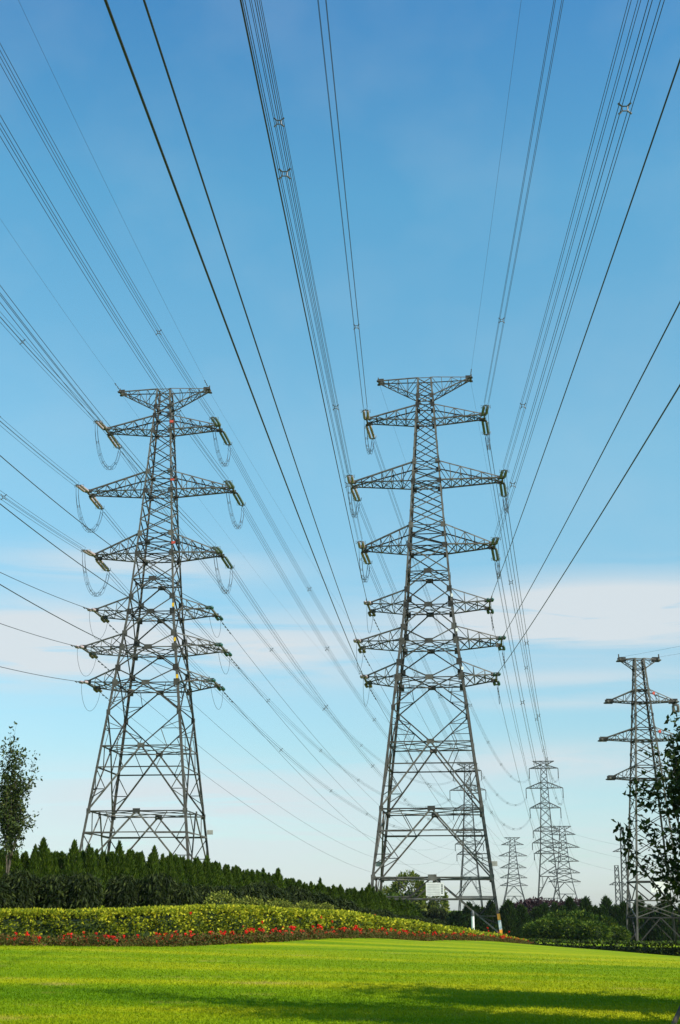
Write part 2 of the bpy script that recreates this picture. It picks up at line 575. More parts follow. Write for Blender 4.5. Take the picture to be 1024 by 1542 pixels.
def build_tower(sp, X, Y, zbase, yaw, steel, plate):
    """lattice tower; sp heights are absolute, geometry is local to (X, Y, zbase)"""
    root = empty('transmission_tower', (X, Y, zbase), -yaw)

    def hw(z):
        return float(np.interp(z, sp.pz, sp.pw))

    def corner(sx, sy, z):
        h = hw(z)
        return Vector((sx * h, sy * h, z - zbase))
    # legs
    zs = sorted(set(list(sp.pz)))
    zs = [zbase - 0.3] + [z for z in zs if z > zbase]
    for sx, sy in ((-1, -1), (1, -1), (1, 1), (-1, 1)):
        m = MB()
        for z0, z1 in zip(zs[:-1], zs[1:]):
            k = (z0 - zbase) / (zs[-1] - zbase)
            w = sp.leg * (1 - 0.4 * max(k, 0))
            p, q = corner(sx, sy, z0), corner(sx, sy, z1)
            d = (q - p).normalized()
            u = Vector((-sx, 0, 0))
            u = (u - d * u.dot(d)).normalized()
            v = Vector((0, -sy, 0))
            v = (v - d * v.dot(d)).normalized()
            t = max(0.03, w * 0.14)
            prof = [(0, 0), (w, 0), (w, t), (t, t), (t, w), (0, w)]
            vs = [p + u * a + v * b for a, b in prof] + [q + u * a + v * b for a, b in prof]
            m.add(vs, [(i, (i + 1) % 6, (i + 1) % 6 + 6, i + 6) for i in range(6)] + [(5, 4, 3, 2, 1, 0), (6, 7, 8, 9, 10, 11)])
        # joint plates where arms meet the leg
        if sp.detail:
            for z in sp.leg_plates:
                s = 0.34 + 0.10 * hw(z) * 0.4 if z > 28 else .36
                s *= getattr(sp, 'plate_k', 1)
                p = corner(sx, sy, z)
                m.box(p + Vector((-sx * s * .55, sy * .02, 0)), (s * .7, .02, s * .85))
                m.box(p + Vector((sx * .02, -sy * s * .55, 0)), (.02, s * .7, s * .85))
        m.build('leg', steel, root)
    # bracing, one mesh per face
    for n, a, b in face_frames():
        m = MB()
        N = Vector(n)

        def Lp(z):
            return corner(a[0], a[1], z)

        def Rp(z):
            return corner(b[0], b[1], z)

        def Cp(z):
            return (Lp(z) + Rp(z)) / 2
        off = N * 0.03
        for kind, *ar in sp.panels:
            if kind == 'X':
                z0, z1, w = ar
                m.angle(Lp(z0) + off, Rp(z1) + off, w, N)
                m.angle(Rp(z0) - off, Lp(z1) - off, w, N)
            elif kind == 'H':
                z, w = ar
                m.angle(Lp(z) - off * 2, Rp(z) - off * 2, w, N)
            elif kind == 'V':      # centre of the horizontal at zc to both legs at zl
                zc, zl, w = ar
                m.angle(Cp(zc) + off, Lp(zl) + off, w, N)
                m.angle(Cp(zc) - off, Rp(zl) - off, w, N)
            elif kind == 'P':      # gusset plate at the centre
                z, s = ar
                X_ = (Rp(z) - Lp(z)).normalized()
                m.box(Cp(z) + N * 0.06, (s, 0.02, s * 0.62), (X_, N, Vector((0, 0, 1))))
            elif kind == 'R':      # redundant members between the V's arm and the leg
                zc, zl, w, nn = ar
                for P in (Lp, Rp):
                    for i in range(1, nn + 1):
                        f = i / (nn + 1)
                        D = Cp(zc).lerp(P(zl), f)
                        z = zc + (zl - zc) * f
                        m.angle(D, P(z), w, N)
                        f2 = (i + 1) / (nn + 1)
                        D2 = Cp(zc).lerp(P(zl), f2)
                        if i < nn:
                            m.angle(P(z), D2, w, N)
                        else:
                            m.angle(D, P(zc + (zl - zc) * (i - .5 + .95) / (nn + 1)), w, N)
                    D = Cp(zc).lerp(P(zl), 1 / (nn + 1))
                    m.angle(D, Cp(zc).lerp(P(zc), .62), w, N)
        m.build('face_bracing', steel, root)
    # plan bracing
    if sp.detail:
        for z in sp.plan:
            m = MB()
            mids = [(corner(*a, z) + corner(*b, z)) / 2 for n, a, b in face_frames()]
            for i in range(4):
                m.angle(mids[i], mids[(i + 1) % 4], 0.10, (0, 0, 1))
            m.angle(corner(-1, -1, z), corner(1, 1, z), 0.09, (0, 0, 1))
            m.angle(corner(1, -1, z - .05), corner(-1, 1, z - .05), 0.09, (0, 0, 1))
            m.build('plan_bracing', steel, root)
    # cross arms
    tips = {}
    for key, zl, zu, zt, half, tw, npan, wc in sp.arms:
        for s in (-1, 1):
            m = MB()
            zt_ = zt - zbase
            ends = {}
            for sy in (-1, 1):
                lo, up = corner(s, sy, zl), corner(s, sy, zu)
                tip = Vector((s * half, sy * tw, zt_))
                ends[sy] = (lo, up, tip)
                N = Vector((0, sy, 0))
                m.angle(lo, tip, wc, (0, 0, -1))
                m.angle(up, tip + Vector((0, 0, wc * .6)), wc, (0, sy, .3))
                prev_lo, prev_up = lo, up
                for i in range(1, npan):
                    f = i / npan
                    pl, pu = lo.lerp(tip, f), up.lerp(tip, f)
                    m.angle(pl, pu, wc * .55, N)
                    if i % 2:
                        m.angle(prev_up, pl, wc * .55, N)
                    else:
                        m.angle(prev_lo, pu, wc * .55, N)
                    prev_lo, prev_up = pl, pu
            for i in range(npan):
                f0, f1 = i / npan, (i + 1) / npan
                a0 = ends[-1][0].lerp(ends[-1][2], f0)
                b0 = ends[1][0].lerp(ends[1][2], f0)
                a1 = ends[-1][0].lerp(ends[-1][2], f1)
                b1 = ends[1][0].lerp(ends[1][2], f1)
                m.angle(a0, b1, wc * .55, (0, 0, -1))
                m.angle(b0, a1, wc * .55, (0, 0, -1))
                m.angle(a1, b1, wc * .6, (0, 0, -1))
                ua, ub = ends[-1][1].lerp(ends[-1][2], f1), ends[1][1].lerp(ends[1][2], f1)
                m.angle(ua, ub, wc * .5, (0, 0, 1))
            if sp.detail:
                for sy in (-1, 1):
                    t = ends[sy][2]
                    m.box(t + Vector((-s * .25, 0, .08)), (.42, .05, .24))
                    m.box(t + Vector((s * .12, sy * .1, -.05)), (.16, .2, .06))
                m.box((ends[-1][2] + ends[1][2]) / 2 + Vector((0, 0, .02)), (.10, tw + .35, .11))
                if key == 't':
                    m.box((ends[-1][2] + ends[1][2]) / 2 + Vector((s * .1, -.2, .3)), (.06, .06, .35))
            m.build('cross_arm', steel, root)
            cy, sy_ = math.cos(yaw), math.sin(yaw)
            for sg in (-1, 1):
                lx, ly = s * half, sg * tw
                tips[(key, s, sg)] = Vector((X + lx * cy + ly * sy_, Y - lx * sy_ + ly * cy, zt))
    return root, tips, corner, hw


def tension_spec():
    s = Spec()
    s.detail = True
    s.pz = [-2.5, 38.2, 48.84, 69.6]
    s.pw = [7.95, 3.05, 2.28, .95]
    s.leg = 0.30
    al = {1: 63.4, 2: 54.8, 3: 46.0, 4: 38.2, 5: 33.5, 6: 28.9}
    au = {1: 65.6, 2: 57.5, 3: 48.8, 4: 40.2, 5: 35.3, 6: 30.8}
    s.arms = [('t', 66.9, 69.55, 69.4, 6.1, .55, 4, .13), (1, 63.4, 65.6, 63.9, 7.75, 1.0, 5, .16), (2, 54.8, 57.5, 55.1, 9.8, 1.0, 6, .17), (3, 46.0, 48.8, 46.3, 8.45, 1.0, 5, .17),
              (4, 38.2, 40.2, 38.6, 7.65, 2.3, 3, .15), (5, 33.5, 35.3, 33.8, 8.95, 2.3, 4, .15), (6, 28.9, 30.8, 29.3, 8.15, 2.3, 3, .15)]
    w = .13
    p = []
    X = [(69.5, 68.2), (68.2, 66.9), (66.9, 65.6), (65.6, 63.4), (63.4, 61.4), (61.4, 59.4), (59.4, 57.5), (57.5, 56.1), (56.1, 54.8), (54.8, 52.8), (52.8, 50.8), (50.8, 48.8),
         (48.8, 47.4), (47.4, 46.0), (46.0, 42.6)]
    for a, b in X:
        p.append(('X', b, a, w if a < 56 else .11))
    for z in (69.5, 66.9, 65.6, 63.4, 57.5, 54.8, 48.8, 46.0, 42.6, 38.2, 33.5, 28.9, 21.0, 18.4, 13.1, 10.6, 5.28, 2.9):
        p.append(('H', z, .14 if z < 47 else .11))
    for zc, zl in ((42.6, 40.2), (38.2, 40.2), (38.2, 35.3), (33.5, 35.3), (33.5, 30.8), (28.9, 30.8), (28.9, 25.2), (21.0, 25.2)):
        p.append(('V', zc, zl, .15))
    for zc, zl in ((21.0, 13.1), (13.1, 5.28)):
        p.append(('V', zc, zl, .19))
        p.append(('R', zc, zl, .10, 2))
    p.append(('V', 5.28, -1.1, .18))
    p.append(('R', 5.28, -1.1, .10, 2))
    p.append(('R', 28.9, 25.2, .08, 1))
    p.append(('R', 21.0, 25.2, .08, 1))
    for z, k in ((42.6, .5), (38.2, .5), (33.5, .5), (28.9, .5), (21.0, .45), (13.1, .45), (5.28, .5)):
        p.append(('P', z, k))
    s.panels = p
    s.plan = (63.4, 54.8, 46.0, 42.6, 38.2, 33.5, 28.9, 21.0, 13.1, 5.28)
    s.leg_plates = [66.9, 65.6, 63.4, 57.5, 54.8, 48.8, 46.0, 40.2, 38.2, 35.3, 33.5, 30.8, 28.9, 25.2, 13.1, 5.28]
    return s


def suspension_spec():
    s = Spec()
    s.detail = False
    s.pz = [-2.5, 27.6, 49, 71.7]
    s.pw = [6.2, 3.4, 2.3, 1.3]
    s.leg = .42
    s.arms = [('t', 69.8, 71.6, 71.5, 5.2, .4, 3, .22), (1, 68.0, 69.8, 68.0, 7.0, .4, 4, .24), (2, 58.5, 61.4, 58.5, 8.9, .4, 4, .24), (3, 49.0, 51.6, 49.0, 7.4, .4, 4, .24),
              (4, 38.1, 40.2, 38.1, 6.3, .4, 3, .22), (5, 32.5, 34.6, 32.5, 6.9, .4, 3, .22), (6, 27.6, 29.3, 27.6, 6.2, .4, 3, .22)]
    p = []
    zz = [71.6, 69.8, 68.0, 64.5, 61.4, 58.5, 55, 51.6, 49, 44.6, 40.2, 38.1, 34.6, 32.5, 29.3, 27.6]
    for a, b in zip(zz[:-1], zz[1:]):
        p.append(('X', b, a, .18))
    for z in (71.6, 68, 61.4, 58.5, 51.6, 49, 40.2, 38.1, 32.5, 27.6, 17, 7):
        p.append(('H', z, .2))
    p += [('X', 22.0, 27.6, .22), ('X', 17, 22, .22), ('V', 17, 7, .24), ('V', 7, -2, .24), ('R', 17, 7, .14, 1)]
    s.panels = p
    return s


def deadend_spec():
    s = Spec()
    s.detail = False
    s.pz = [-2.5, 5, 18, 30, 51.7]
    s.pw = [10.6, 8.2, 5.0, 3.4, 1.6]
    s.leg = .5
    s.arms = [('t', 49.5, 51.6, 51.5, 5.6, .5, 3, .28), (1, 46.3, 49.0, 46.4, 8.0, .9, 4, .3), (2, 38.5, 41.6, 38.6, 10.2, .9, 4, .3), (3, 30.2, 33.3, 30.3, 9.3, .9, 4, .3),
              (4, 23.3, 26.0, 23.4, 9.6, 1.6, 3, .3), (5, 18.0, 20.2, 18.1, 9.8, 1.6, 3, .3)]
    p = []
    zz = [51.6, 49, 46.3, 43.9, 41.6, 38.5, 35.9, 33.3, 30.2, 26.0, 23.3, 20.2, 18.0]
    for a, b in zip(zz[:-1], zz[1:]):
        p.append(('X', b, a, .22))
    for z in (51.6, 46.3, 41.6, 38.5, 33.3, 30.2, 26, 23.3, 18.0, 11.0):
        p.append(('H', z, .26))
    p += [('V', 18, 11, .3), ('V', 11, -2, .34), ('R', 11, -2, .16, 1)]
    s.panels = p
    return s


def small_spec():
    s = Spec()
    s.detail = False
    s.pz = [-2.2, 2, 28.8]
    s.pw = [2.75, 2.5, .55]
    s.leg = .2
    s.arms = [('t', 27.6, 28.75, 28.6, 2.15, .25, 2, .10), (1, 23.8, 25.2, 23.9, 3.8, .35, 3, .11), (2, 19.6, 20.95, 19.7, 4.7, .35, 4, .11), (3, 15.4, 16.8, 15.5, 4.05, .35, 3, .11)]
    p = []
    zz = [28.7, 27.6, 26.4, 25.2, 23.8, 22.4, 20.95, 19.6, 18.2, 16.8, 15.4, 13.6, 11.7, 9.6, 7.2, 4.6]
    for a, b in zip(zz[:-1], zz[1:]):
        p.append(('X', b, a, .075))
    for z in (28.7, 27.6, 25.2, 23.8, 20.95, 19.6, 16.8, 15.4, 4.6, .9, 2.65):
        p.append(('H', z, .11))
    for z0 in (4.6,):
        p.append(('V', 2.65, 4.6, .12))
    p += [('V', .9, -1.9, .12), ('X', 2.65, .9, .09)]
    for z in (27.6, 25.2, 23.8, 20.95, 19.6, 16.8, 15.4):
        p.append(('LP', z))
    s.panels = [q for q in p if q[0] != 'LP']
    s.detail = True
    s.plate_k = .5
    s.plan = (25.2, 23.8, 19.6, 15.4, 4.6)
    s.leg_plates = [27.6, 25.2, 23.8, 22.4, 20.95, 19.6, 18.2, 16.8, 15.4]
    return s


def pole_spec(h, w0, w1, za, half):
    s = Spec()
    s.detail = False
    s.pz = [-2.3, h]
    s.pw = [w0, w1]
    s.leg = .3
    s.arms = [(1, za, za + 1.6, za, half, .3, 2, .25)]
    p = []
    n = int(h / 2.6)
    zz = np.linspace(h, -2.0, n)
    for a, b in zip(zz[:-1], zz[1:]):
        p.append(('X', float(b), float(a), .18))
    p.append(('H', h, .2))
    s.panels = p
    return s


TG = 'steel lattice transmission towers'
TEN = tension_spec()
RX, RY, RYAW = 11.32, 165.0, R(6)
LX, LY, LYAW = -23.9, 169.0, R(5)
tR, tipR, cornerR, hwR = build_tower(TEN, RX, RY, -1.4, RYAW, M['steel'], M['plate'])
tag(tR, 'large right hand lattice tower with a white board between its legs', 'tower', TG)
tL, tipL, cornerL, hwL = build_tower(TEN, LX, LY, -0.6, LYAW, M['steel'], M['plate'])
tag(tL, 'large left hand lattice tower rising behind the row of young conifers', 'tower', TG)
SUS = suspension_spec()
tA, tipA, _, _ = build_tower(SUS, 99.8, 660.0, -2.0, R(10), M['far_steel'], M['plate'])
tag(tA, 'distant slim lattice tower, tallest of the far cluster right of the big right tower', 'tower', TG)
tD, tipD, _, _ = build_tower(SUS, 63.5, 672.0, -2.0, R(9), M['far_steel'], M['plate'])
tag(tD, 'distant lattice tower seen through the legs of the large right tower', 'tower', TG)
DE = deadend_spec()
tB, tipB, _, _ = build_tower(DE, 138.5, 850.0, -2.0, R(10), M['far_steel'], M['plate'])
tag(tB, 'squat far lattice tower overlapping the right side of the tallest distant tower', 'tower', TG)
tC, tipC, _, _ = build_tower(DE, 124.2, 985.0, -2.0, R(10), M['far_steel'], M['plate'])
tag(tC, 'squat far lattice tower standing alone between the large right tower and the distant cluster', 'tower', TG)
SM = small_spec()
tS, tipS, cornerS, hwS = build_tower(SM, 33.6, 148.0, -1.8, R(0), M['steel'], M['plate'])
tag(tS, 'smaller three arm lattice tower partly hidden by the leafy tree at right', 'tower', TG)
tE, tipE, _, _ = build_tower(pole_spec(36, 1.9, .8, 26, 4.4), 124.0, 600.0, -2.0, R(4), M['far_steel'], M['plate'])
tag(tE, 'thin far lattice mast with one short arm beside the small right tower', 'tower', TG)
tF, tipF, _, _ = build_tower(pole_spec(23, 1.5, 1.0, 13.5, 4.0), 138.8, 690.0, -2.0, R(4), M['far_steel'], M['plate'])
tag(tF, 'shortest and faintest far lattice mast left of the thin one arm mast', 'tower', TG)


def plate_part(root, name, mat, c, half, label=None):
    m = MB()
    m.box(c, half)
    o = m.build(name, mat, root)
    if label:
        o['label'] = label
    return o


# boards and plates fixed to the towers
zc = 5.28 + 1.4
h = hwR(4.3)
bd = plate_part(tR, 'sign_board', M['board'], (0.3, -h - .12, 3.95 + 1.4), (1.04, .03, .72), 'white notice board between the legs')
m = MB()
for r in range(7):
    m.box((0.12, -h - .156, 3.95 + 1.4 + .52 - r * .175), (.72, .004, .028))
m.build('faint_rows', M['board_ink'], bd)
m = MB()
for r in range(6):
    m.box((1.10, -h - .156, 3.95 + 1.4 + .46 - r * .18), (.09, .004, .06))
m.build('dark_marks', M['dark_ink'], bd)
for sx, dx in ((-1, .6), (1, .5)):
    c = cornerR(sx, 1, 7.2)
    plate_part(tR, 'number_plate', M['grey_plate'], c + Vector((.42 * sx, .03, 0)), (.40, .025, .3))
c = cornerL(1, 1, 11.2)
plate_part(tL, 'number_plate', M['grey_plate'], c + Vector((.42, .03, 0)), (.38, .025, .28))
for z in (39.0, 34.4, 29.6):
    plate_part(tL, 'phase_plate', M['yellow'], cornerL(1, -1, z) + Vector((-.12, -.06, 0)), (.13, .02, .24), 'small yellow plate')
for z in (64.6, 56.2, 47.4):
    plate_part(tL, 'phase_plate', M['red'], cornerL(1, -1, z) + Vector((.1, -.08, 0)), (.24, .02, .17), 'small red plate')
for z in (39.3, 34.8, 29.9):
    plate_part(tR, 'phase_plate', M['white'], cornerR(1, -1, z) + Vector((.0, -.06, 0)), (.13, .02, .2), 'small white plate')
plate_part(tS, 'sign_board', M['board'], (.2, -hwS(4.0) - .1, 4.0 + 1.8), (1.0, .03, .55), 'white board partly behind leaves')
plate_part(tS, 'warning_plate', M['red'], (2.55, -hwS(4.0) - .1, 4.0 + 1.8), (.22, .03, .35), 'small red plate')
for z, dx in ((24.75, .4), (20.5, .4)):
    plate_part(tS, 'phase_plate', M['red'], cornerS(1, -1, z) + Vector((dx, -.08, 0)), (.13, .02, .15), 'small red plate')
# painted foot of the right front leg
for za, zb, mt in ((-1.2, -.45, 'orange'), (-.45, .55, 'white'), (.55, 1.25, 'orange')):
    a, b = cornerR(1, -1, za), cornerR(1, -1, zb)
    m = MB()
    m.tube([a + Vector((-.1, .1, 0)), b + Vector((-.1, .1, 0))], .235, 4)
    o = m.build('painted_band', M[mt], tR)
for root, cn in ((tR, cornerR), (tL, cornerL)):
    zb = root.location.z
    for sx, sy in ((-1, -1), (1, -1), (1, 1), (-1, 1)):
        p = cn(sx, sy, zb)
        m = MB()
        m.box(p + Vector((0, 0, -.15)), (.6, .6, .4))
        m.build('footing', M['concrete'], root)

# ------------------------------------------------------------------ insulators, jumpers, conductors
ORD = {1: 'second highest', 2: 'third highest', 3: 'fourth highest', 4: 'third lowest', 5: 'second lowest', 6: 'lowest', 't': 'topmost'}
SIDE = {-1: 'left', 1: 'right'}
TNAME = {'R': 'large right tower', 'L': 'large left tower'}


def shed_mesh(length, rad, nshed, sides=10):
    m = MB()
    pts, rr = [], []
    for i in range(nshed):
        x = length * i / nshed
        d = length / nshed
        for f, k in ((0.05, .55), (.35, 1.0), (.6, 1.0), (.9, .55)):
            pts.append((0, 0, -(x + d * f)))
            rr.append(rad * k)
    m.tube(pts, rr, sides)
    me = bpy.data.meshes.new('insulator')
    me.from_pydata(m.v, [], m.f)
    me.polygons.foreach_set('use_smooth', [True] * len(me.polygons))
    return me


def frame_to(p, d):
    z = -d.normalized()
    x = Vector((0, 0, 1)).cross(z)
    if x.length < 1e-3:
        x = Vector((1, 0, 0))
    x.normalize()
    y = z.cross(x)
    m = Matrix((x, y, z)).transposed().to_4x4()
    m.translation = p
    return m


STRING_MESH = {}


def insulator_string(p, d, L, kind, label, group):
    """double strain string from p along d, total length L; insulator sheds take the middle"""
    root = bpy.data.objects.new('insulator_string', None)
    COL.objects.link(root)
    root.matrix_world = frame_to(p, d)
    key = (kind, L)
    if key not in STRING_MESH:
        big = L > 3
        sep = .25 if big else .27
        body = L - (1.3 if big else .8)
        me = shed_mesh(body,   .185 if big else .20, 16 if big else 6)
        mat = M[kind]
        me.materials.append(mat)
        m = MB()
        m.box((0, 0, -.12), (.05, .05, .14))
        m.box((0, 0, -.34), (sep + .1, .035, .12))
        m0, m = m, MB()
        zt = -(L - .45)
        m.box((0, 0, zt), (sep + .1, .035, .12))
        m.box((0, 0, zt - .25), (.05, .05, .2))
        if big:
            for sx in (-1, 1):
                m.tube([(sx * (sep + .1), 0, zt), (sx * .6, .2, zt + .5), (sx * .6, -.2, zt + .5), (sx * (sep + .1), 0, zt)], .025, 4)
        def mk(m):
            q = bpy.data.meshes.new('yoke_plate')
            q.from_pydata(m.v, [], m.f)
            q.materials.append(M['fitting'])
            return q
        my = (mk(m0), mk(m))
        STRING_MESH[key] = (me, my, sep, .45 if big else .4)
    me, my, sep, z0 = STRING_MESH[key]
    for sx in (-1, 1):
        o = bpy.data.objects.new('insulator', me)
        COL.objects.link(o)
        o.parent = root
        o.location = (sx * sep, 0, -z0)
    for q in my:
        o = bpy.data.objects.new('yoke_plate', q)
        COL.objects.link(o)
        o.parent = root
    tag(root, label, 'insulator', group)
    return p + d.normalized() * L


def spacer_mesh():
    m = MB()
    r, q = .13, .25
    ring = [(-r, 0, -r), (r, 0, -r), (r, 0, r), (-r, 0, r), (-r, 0, -r)]
    for a, b in zip(ring[:-1], ring[1:]):
        m.tube([a, b], .032, 5)
    for sx in (-1, 1):
        for sz in (-1, 1):
            m.tube([(sx * r, 0, sz * r), (sx * (q + .05), 0, sz * (q + .05))], [.04, .055], 5)
    me = bpy.data.meshes.new('spacer')
    me.from_pydata(m.v, [], m.f)
    me.materials.append(M['fitting'])
    return me


def damper_mesh():
    m = MB()
    m.tube([(0, -.3, -.08), (0, .3, -.08)], .02, 4)
    for s in (-1, 1):
        m.tube([(0, s * .18, -.08), (0, s * .36, -.08)], .07, 6)
    m.box((0, 0, -.03), (.03, .05, .08))
    me = bpy.data.meshes.new('vibration_damper')
    me.from_pydata(m.v, [], m.f)
    me.materials.append(M['fitting'])
    return me


SPM, DMM = spacer_mesh(), damper_mesh()


def part_at(name, me, parent, loc, d):
    o = bpy.data.objects.new(name, me)
    COL.objects.link(o)
    o.parent = parent
    o.location = loc
    o.rotation_euler = (0, 0, math.atan2(-d.x, d.y))
    return o


def wire_mesh(fn, u0, u1, n, off, rad, name, parent, sides=5):
    m = MB()
    m.tube([fn(u0 + (u1 - u0) * i / n) + off for i in range(n + 1)], rad, sides)
    return m.build(name, M['wire'], parent, True)


def bundle(fn, u0, u1, n, spacer_us, label, group, rad=.02, spk=1.0):
    root = empty('conductor_bundle', (0, 0, 0))
    d = fn(u0 + .01) - fn(u0)
    x = Vector((d.y, -d.x, 0)).normalized() * .25
    for sx in (-1, 1):
        for sz in (-1, 1):
            wire_mesh(fn, u0, u1, n, x * sx + Vector((0, 0, .25 * sz)), rad, 'conductor', root)
    for u in spacer_us:
        if u0 < u < u1:
            part_at('spacer', SPM, root, fn(u), fn(u + .002) - fn(u)).scale = (spk, spk, spk)
    tag(root, label, 'power line', group)
    return root


def single(fn, u0, u1, n, label, group, rad=.03, dampers=0, name='power_line', length=400.):
    o = wire_mesh(fn, u0, u1, n, Vector((0, 0, 0)), rad, name, None)
    for i in range(dampers):
        u = u0 + (1.2 + 1.25 * i) / length
        part_at('vibration_damper', DMM, o, fn(u), fn(u + .001) - fn(u))
    tag(o, label, 'power line', group)
    return o


def jumper(a, b, drop, quad, outx, label, group):
    """loop of slack conductor joining the two strain strings of one arm"""
    def fn(u):
        p = a.lerp(b, u)
        k = (4 * u * (1 - u)) ** .62
        return p + Vector((outx * k, 0, -drop * k))
    n = 26
    d = (b - a)
    x = Vector((d.y, -d.x, 0)).normalized()
    if quad:
        root = empty('jumper_loop', (0, 0, 0))
        for sx in (-1, 1):
            for sz in (-1, 1):
                m = MB()
                pts = []
                for i in range(n + 1):
                    u = i / n
                    pts.append(fn(u) + x * (.16 * sx) + (Vector((0, 0, 1)) * (1 - (4 * u * (1 - u))) * .2 + d.normalized() * 0).__add__(Vector((0, 0, .2 if abs(u - .5) < .35 else 0))) * sz)
                m.tube(pts, .02, 5)
                m.build('conductor', M['wire'], root, True)
        for u in (.12, .26, .4, .5, .6, .74, .88):
            part_at('spacer', SPM, root, fn(u), d).scale = (.62, .62, .62)
        tag(root, label, 'jumper cable', group)
    else:
        m = MB()
        m.tube([fn(i / n) for i in range(n + 1)], .022, 5)
        o = m.build('jumper_loop', M['wire'], None, True)
        tag(o, label, 'jumper cable', group)


def span(P, V, sag):
    return lambda u: P + V * u + Vector((0, 0, -4 * sag * u * (1 - u)))


# near spans: measured route vector towards the viewer and sag
NEAR = {'R': (Vector((-21.4, -400, -15.9)), 4.5, 4.6, 5.6), 'L': (Vector((-33.9, -400, 41.6)), 20.5, 23.6, 14.7)}
UEND = .56
PHASE = {('R', 3, 1): (.082, .187), ('R', 2, 1): (.081, .2), ('R', 2, -1): (.086, .148), ('L', 1, 1): (.092, .16)}
# each wire's own small departure from the common route (sideways metres per span, sag)
TWEAK = {('R', 't', 1): (-0.52, -0.02),
         ('R', 1, -1): (1.46, -0.05),
         ('R', 1, 1): (-0.51, -0.03),
         ('R', 2, -1): (-0.90, 0.03),
         ('R', 2, 1): (0.32, 0.01),
         ('R', 3, -1): (-0.76, 0.06),
         ('R', 3, 1): (-0.71, -0.08),
         ('R', 4, -1): (0.53, -0.04),
         ('R', 4, 1): (-1.14, -0.12),
         ('R', 5, -1): (-0.18, 0.09),
         ('R', 5, 1): (-0.02, -0.00),
         ('R', 6, -1): (-0.37, 0.37),
         ('R', 6, 1): (-0.03, -0.00),
         ('L', 't', -1): (-0.45, 0.11),
         ('L', 't', 1): (0.29, -0.04),
         ('L', 1, -1): (0.60, -0.18),
         ('L', 1, 1): (-0.05, 0.09),
         ('L', 2, -1): (-0.13, 0.06),
         ('L', 2, 1): (0.42, -0.05),
         ('L', 3, -1): (-0.30, 0.15),
         ('L', 3, 1): (-0.13, 0.01),
         ('L', 4, -1): (0.30, -0.23),
         ('L', 4, 1): (-0.81, 0.30),
         ('L', 5, -1): (0.45, -0.48),
         ('L', 5, 1): (0.47, -0.19),
         ('L', 6, -1): (-0.09, 0.14),
         ('L', 6, 1): (0.00, -0.00),}

for T, tips, far in (('R', tipR, tipA), ('L', tipL, tipD)):
    V, sb, ss, se = NEAR[T]
    tn = TNAME[T]
    for key in (1, 2, 3, 4, 5, 6, 't'):
        for s in (-1, 1):
            big = key in (1, 2, 3)
            dv, ds = TWEAK.get((T, key, s), (0, 0))
            V = NEAR[T][0] + Vector((dv, 0, 0))
            if key == 't':
                if T == 'R' and s == -1:
                    pass
                else:
                    P = tips[(key, s, -1)] + Vector((0, 0, .3))
                    single(span(P, V, se + ds), 0, UEND, 50, f'thin earth wire from the {SIDE[s]} peak of the {tn} towards the viewer', 'earth wires overhead', .011, 2, 'earth_wire')
                P = tips[(key, s, 1)]
                Q = far[(key, s, -1)]
                single(span(P, Q - P, 11.), 0, 1, 46, f'thin earth wire from the {SIDE[s]} peak of the {tn} to the tower beyond', 'earth wires beyond the towers', .011, 0, 'earth_wire', 500.)
                continue
            arm = f'{SIDE[s]} end of {ORD[key]} arm, {tn}'
            Ls = 4.6 if big else 1.9
            if big:
                ins = 'porcelain' if s < 0 else 'green_glass'
                nm = 'cream' if s < 0 else 'green'
            else:
                ins = 'brown_porcelain' if s < 0 else 'teal_glass'
                nm = 'brown' if s < 0 else 'dark green'
            # towards the viewer
            P = tips[(key, s, -1)]
            fn = span(P, V, (sb if big else ss) + ds)
            u0 = Ls / V.length
            e1 = insulator_string(P, fn(u0) - P, Ls, ins if (big or s > 0) else 'porcelain', f'{nm if big or s > 0 else "cream"} double insulator, near side, {arm}', f'{"long" if big else "short"} insulators on the {tn}')
            if big:
                ph, st = PHASE.get((T, key, s), (.088, .17))
                us = [ph + st * i for i in range(4)]
                bundle(fn, u0, UEND, 60, us, f'four wire line overhead from {arm}', 'four wire lines overhead', .019 if T == 'R' else .021)
            else:
                single(fn, u0, UEND, 60, f'single wire overhead from {arm}', 'single wires overhead', .034, 2)
            # away from the viewer
            P2 = tips[(key, s, 1)]
            Q = far[(key, s, -1)] + Vector((0, 0, -4.6 if big else -3.0))
            sg = 17. if big else 15.
            fn2 = span(P2, Q - P2, sg)
            u2 = Ls / (Q - P2).length
            e2 = insulator_string(P2, fn2(u2) - P2, Ls, ins if big or s > 0 else 'brown_porcelain', f'{nm} double insulator, far side, {arm}', f'{"long" if big else "short"} insulators on the {tn}')
            if big:
                bundle(fn2, u2, 1, 48, [.09 + .115 * i + .02 * s + .013 * key for i in range(7)], f'four wire line running away beyond {arm}', 'four wire lines beyond the towers', .0215, 1.25)
            else:
                single(fn2, u2, 1, 44, f'single wire running away beyond {arm}', 'single wires beyond the towers', .026, 4, 'power_line', 500.)
            jumper(e1, e2, (4.4 if T == 'L' else 3.4) if big else 3.0, big, .2 * s, f'{"four wire" if big else "single wire"} slack loop under {arm}', f'slack loops on the {tn}')

